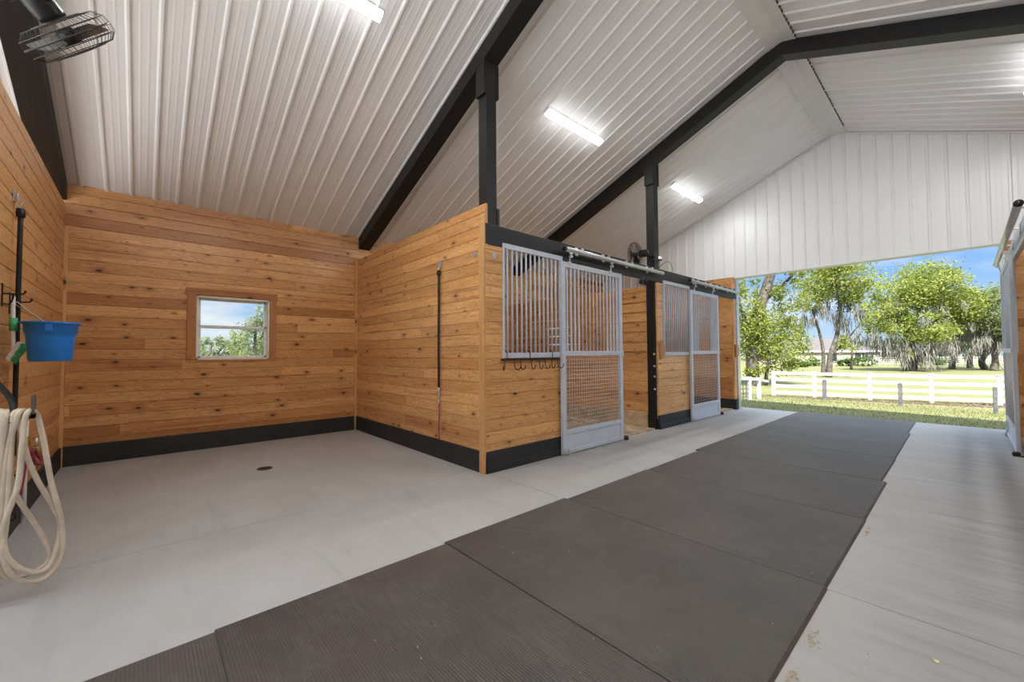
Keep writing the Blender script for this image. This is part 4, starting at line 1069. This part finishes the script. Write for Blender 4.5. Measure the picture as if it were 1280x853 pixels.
# second tree with moss in front of the house
D = 34.; b_ = px(1036, 470, D); b_.z = gz(b_.x, b_.y)
tree('oak_tree', 'tree with grey hanging moss and twin pale trunks in front of the beige house', b_,
     [([(0, 0, 0), rel(b_, 1038, 445, D), rel(b_, 1046, 420, D), rel(b_, 1050, 385, D), rel(b_, 1042, 340, D)], .24, .09), ([rel(b_, 1029, 469, D), rel(b_, 1029, 440, D), rel(b_, 1024, 415, D), rel(b_, 1015, 385, D)], .17, .06),
      ([rel(b_, 1038, 445, D), rel(b_, 1056, 428, D), rel(b_, 1075, 405, D)], .10, .04), ([rel(b_, 1064, 462, D), rel(b_, 1065, 435, D), rel(b_, 1060, 410, D)], .10, .05)],
     [(rel(b_, 1045, 350, D), (prad(42, D), prad(42, D), prad(30, D)), 6300), (rel(b_, 1040, 325, D), (prad(36, D), prad(36, D), prad(24, D)), 3900), (rel(b_, 1012, 372, D), (prad(16, D), prad(20, D), prad(18, D)), 750), (rel(b_, 1075, 370, D), (prad(20, D), prad(20, D), prad(26, D)), 1350), (rel(b_, 1062, 428, D, -.5), (prad(14, D), prad(14, D), prad(14, D)), 390)],
     LEAF_OAK, .085, [(rel(b_, 1035, 396, D), (prad(34, D), prad(30, D), prad(26, D)), 900, .4, 1.5)], group='trees beyond the barn opening')
# big oak on the right with curtains of moss
D = 44.; b_ = px(1138, 472, D); b_.z = gz(b_.x, b_.y)
tree('oak_tree', 'broad bright green oak with curtains of moss, right of centre in the opening', b_,
     [([(0, 0, 0), rel(b_, 1138, 445, D), rel(b_, 1137, 425, D)], .60, .42), ([rel(b_, 1137, 428, D), rel(b_, 1125, 405, D), rel(b_, 1105, 385, D)], .3, .1), ([rel(b_, 1137, 428, D), rel(b_, 1145, 395, D), rel(b_, 1160, 360, D)], .32, .1), ([rel(b_, 1138, 428, D), rel(b_, 1165, 405, D), rel(b_, 1190, 390, D)], .3, .1), ([rel(b_, 1137, 425, D), rel(b_, 1133, 390, D), rel(b_, 1125, 360, D)], .25, .08)],
     [(rel(b_, 1160, 355, D), (prad(38, D), prad(40, D), prad(26, D)), 6900), (rel(b_, 1125, 372, D), (prad(34, D), prad(40, D), prad(28, D)), 5400), (rel(b_, 1105, 395, D), (prad(28, D), prad(40, D), prad(26, D)), 3900), (rel(b_, 1190, 378, D), (prad(36, D), prad(40, D), prad(26, D)), 5400), (rel(b_, 1215, 395, D), (prad(28, D), prad(30, D), prad(22, D)), 3000), (rel(b_, 1160, 412, D, -2), (prad(26, D), prad(26, D), prad(18, D)), 2700), (rel(b_, 1138, 442, D, -2), (prad(8, D), prad(8, D), prad(8, D)), 300)],
     LEAF_OAK, .105, [(rel(b_, 1112, 432, D), (prad(30, D), prad(30, D), prad(18, D)), 1000, .8, 2.4), (rel(b_, 1160, 438, D), (prad(26, D), prad(30, D), prad(18, D)), 900, .8, 2.2), (rel(b_, 1200, 420, D), (prad(26, D), prad(30, D), prad(16, D)), 500, .6, 1.8), (rel(b_, 1130, 395, D), (prad(50, D), prad(30, D), prad(20, D)), 500, .5, 1.5)], group='trees beyond the barn opening')
# slimmer oaks at right
for (u, uv, D, lean, lab, n) in ((1190, 470, 48., 2, 'slim mossy oak just right of the broad bright oak', 700), (1213, 471, 50., -4, 'slim mossy oak between two others near the right edge of the opening', 800), (1232, 472, 46., -22, 'leaning mossy oak beside the right edge of the barn opening', 1500), (1243, 470, 43., 4, 'dark mossy oak closest to the right edge of the barn opening', 2600)):
    b_ = px(u, uv, D); b_.z = gz(b_.x, b_.y)
    tree('oak_tree', lab, b_, [([(0, 0, 0), rel(b_, u + lean * .2, 450, D), rel(b_, u - lean * .5, 425, D), rel(b_, u - lean * .2, 395, D)], .34, .12), ([rel(b_, u, 440, D), rel(b_, u + 9, 415, D), rel(b_, u + 14, 390, D)], .2, .06), ([rel(b_, u, 435, D), rel(b_, u - 9, 410, D), rel(b_, u - 14, 392, D)], .18, .05)],
         [(rel(b_, u, 385, D), (prad(24, D), prad(24, D), prad(28, D)), n), (rel(b_, u + 6, 412, D), (prad(22, D), prad(22, D), prad(16, D)), n)], LEAF_PALE, .105, [(rel(b_, u, 412, D), (prad(22, D), prad(20, D), prad(24, D)), 500, .6, 2.2)], group='trees beyond the barn opening')
# far tree line
k = 0
FAR = [('far pale tree behind the beige house at left', 985, 95, 6), ('far pale tree behind the house roof', 1060, 105, 6), ('far pale tree between the house and the broad oak', 1092, 110, 7), ('far tree behind the broad oak, left of its trunk', 1120, 115, 6), ('far tree behind the broad oak, right of its trunk', 1165, 110, 6), ('far tree behind the slim oaks', 1205, 105, 7), ('far tree at the right edge of the opening', 1245, 100, 8), ('far tree hidden behind the leaning left trunk', 935, 100, 8)]
for lab, u, D, h in FAR:
    b_ = px(u, 450, D); b_.z = gz(b_.x, b_.y)
    tree('background_tree', lab, b_, [([(0, 0, 0), (.2, 0, h * .5), (0, .2, h * .8)], .35, .1)], [((0, 0, h * .55), (3.2, 3.2, h * .42), 1100), ((2.5, 1, h * .35), (2.4, 2.4, h * .3), 500)], LEAF_PALE, .26, group='far tree line')
# shrubs by the house
for (u, v, D, r, lab) in ((1013, 457, 60., .9, 'round dark shrub at the left front of the beige house'), (1060, 458, 58., .8, 'low dark shrub at the right front of the beige house'), (1078, 456, 58., 1.2, 'taller shrub right of the house front'), (1178, 462, 60., 1.0, 'low shrub under the broad oak'), (1002, 459, 56., .7, 'small bright shrub beside the left tree')):
    c = px(u, v, D); c.z = gz(c.x, c.y); t = thing('shrub', c, lab, 'shrub', 'shrubs round the house'); mb = MB(); leaves(mb, c + Vector((0, 0, r * .6)), (r * 1.5, r, r * .7), 700, .11); mb.build('foliage', LEAF_DARK, t, recalc=False)
    mb = MB(); mb.tube([c, c + Vector((0, 0, r * .7))], .06, 6); mb.build('stem', BARK, t)
# house
def house():
    D = 64.; a, b2 = px(985, 456, D), px(1100, 457, D + 4); zf = gz(a.x, a.y); dx = (b2 - a); dx.z = 0; L = dx.length; dx.normalize(); n = Vector((-dx.y, dx.x, 0)); a = Vector((a.x, a.y, zf))
    t = thing('house', a, 'long low beige house with a brown hipped roof beyond the fence', 'house'); hh = prad(18, D); dp = 9.
    mb = MB(); mb.prism([a, a + dx * L, a + dx * L + n * dp, a + n * dp], (0, 0, hh)); mb.build('wall', HOUSE_W, t)
    mb = MB(); e = .3; z = Vector((0, 0, hh)); rz = Vector((0, 0, hh + prad(17, D)))
    c = [a - dx * e - n * e + z, a + dx * (L + e) - n * e + z, a + dx * (L + e) + n * (dp + e) + z, a - dx * e + n * (dp + e) + z]; r1 = a + dx * 5 + n * dp / 2 + rz; r2 = a + dx * (L - 5) + n * dp / 2 + rz
    mb.quad([c[0], c[1], r2, r1]); mb.quad([c[2], c[3], r1, r2]); mb.quad([c[1], c[2], r2]); mb.quad([c[3], c[0], r1]); mb.quad([c[3], c[2], c[1], c[0]]); mb.build('roof', ROOF_SH, t)
    mb = MB(); mb.prism([c[0] - z * .0 - Vector((0, 0, .25)), c[1] - Vector((0, 0, .25)), c[1], c[0]], n * .06); mb.build('fascia', WHITE_TRIM, t)
    for s in (.72, .80, .45):
        p = a + dx * L * s - n * .04; mb = MB(); mb.prism([p + Vector((0, 0, .6)), p + dx * 1.2 + Vector((0, 0, .6)), p + dx * 1.2 + Vector((0, 0, 1.8)), p + Vector((0, 0, 1.8))], n * .06); mb.build('window', DARK_GLASS, t)
house()
# far white fence
q0 = px(1085, 465, 62.); q0.z = 0; q1 = px(1262, 469, 62.); q1.z = 0; dq = (q1 - q0); LL = dq.length; dq.normalize()
rail_fence(q0, dq, 9, LL / 8, 1.2, 4, 'distant white rail fence seen under the oaks')
# trees seen through the window (behind the back wall)
for i, (u, D, vt, n, lab, lf) in enumerate(((262, 30., 420, 2200, 'round green tree seen through the window, left half', LEAF_DARK), (292, 34., 414, 2600, 'green tree seen through the middle of the window', LEAF_DARK), (318, 30., 388, 2600, 'taller loose tree seen through the window, right half', LEAF_DARK), (338, 33., 410, 2000, 'green tree at the right edge of the window view', LEAF_DARK), (235, 33., 415, 2000, 'green tree at the left edge of the window view', LEAF_DARK))):
    b_ = px(u, 458, D); b_.z = -.15; hz_ = prad(458 - vt, D) * 1.28
    tree('garden_tree', lab, b_, [([(0, 0, 0), (.1, 0, hz_ * .5), (0, .1, hz_ * .85)], .16, .05), ([(0, 0, hz_ * .3), (.3, .5, hz_ * .6), (.4, .9, hz_ * .8)], .08, .03)],
         [((0, 0, hz_ * .42), (1.4, 1.4, hz_ * .40), n), ((.2, .4, hz_ * .78), (.8, .9, hz_ * .22), n // 4)], LEAF_OAK if i % 2 else LEAF_PALE, .07, group='trees behind the barn window')
# more background trees around the barn so that side views and the rear stay natural
for (x, y, h, lab) in ((-62, 34, 10, 'far tree left of the barn, first of the row'), (-70, -14, 11, 'far tree left of the barn, middle of the row'), (-62, -32, 10, 'far tree left of the barn, last of the row'), (-92, 46, 9, 'far tree behind the back wall, toward the oaks')):
    tree('background_tree', lab, (x, y, -.15), [([(0, 0, 0), (.2, 0, h * .5), (0, .2, h * .8)], .35, .1)], [((0, 0, h * .5), (7, 7, h * .45), 1500)], LEAF_DARK, .3, group='far tree line')

# ------------------------------------------------------------------ light
w = bpy.data.worlds.new('sky'); scene.world = w; w.use_nodes = True; nt = w.node_tree; nt.nodes.clear(); g = G(nt)
out = g.n('ShaderNodeOutputWorld'); bg = g.n('ShaderNodeBackground'); g.l(bg.outputs[0], out.inputs[0])
tc = g.n('ShaderNodeTexCoord').outputs['Generated']; sep = g.n('ShaderNodeSeparateXYZ'); g.l(tc, sep.inputs[0])
col = g.ramp(sep.outputs[2], [(.0, (.58, .76, .97)), (.14, (.28, .52, .92)), (.30, (.22, .45, .88)), (.6, (.56, .67, .86)), (1., (.60, .70, .86))])
mp = g.mapping(tc, (1, 1, 3.2))
cl = g.noise(mp, 2.6, 6, .6, .3); cl2 = g.noise(g.mapping(tc, (1, 1, 2.4), (2.3, .4, 0)), 5.5, 5, .6)
cf = g.ramp(g.math('ADD', g.math('MULTIPLY', cl, .7), g.math('MULTIPLY', cl2, .3)), [(.50, 0.), (.66, 1.)])
col = g.mix(g.math('MULTIPLY', cf, .85), col, (.95, .96, .98))
g.l(col, bg.inputs[0]); st = g.n('ShaderNodeMapRange'); st.interpolation_type = 'SMOOTHSTEP'; g.l(sep.outputs[2], st.inputs[0]); st.inputs[1].default_value = .30; st.inputs[2].default_value = .75; st.inputs[3].default_value = 1.0; st.inputs[4].default_value = 3.2
g.l(st.outputs[0], bg.inputs[1])
sun = bpy.data.lights.new('sun', 'SUN'); sun.energy = 14.0; sun.angle = math.radians(3); sun.color = (1, .975, .94)
so = bpy.data.objects.new('sun', sun); COL.objects.link(so)
so.rotation_euler = Vector((-.35, .55, -1.0)).to_track_quat('-Z', 'Y').to_euler()

vs = scene.view_settings
vs.view_transform = 'Standard'; vs.look = 'None'; vs.gamma = 1; vs.use_curve_mapping = False; vs.exposure = 0.10
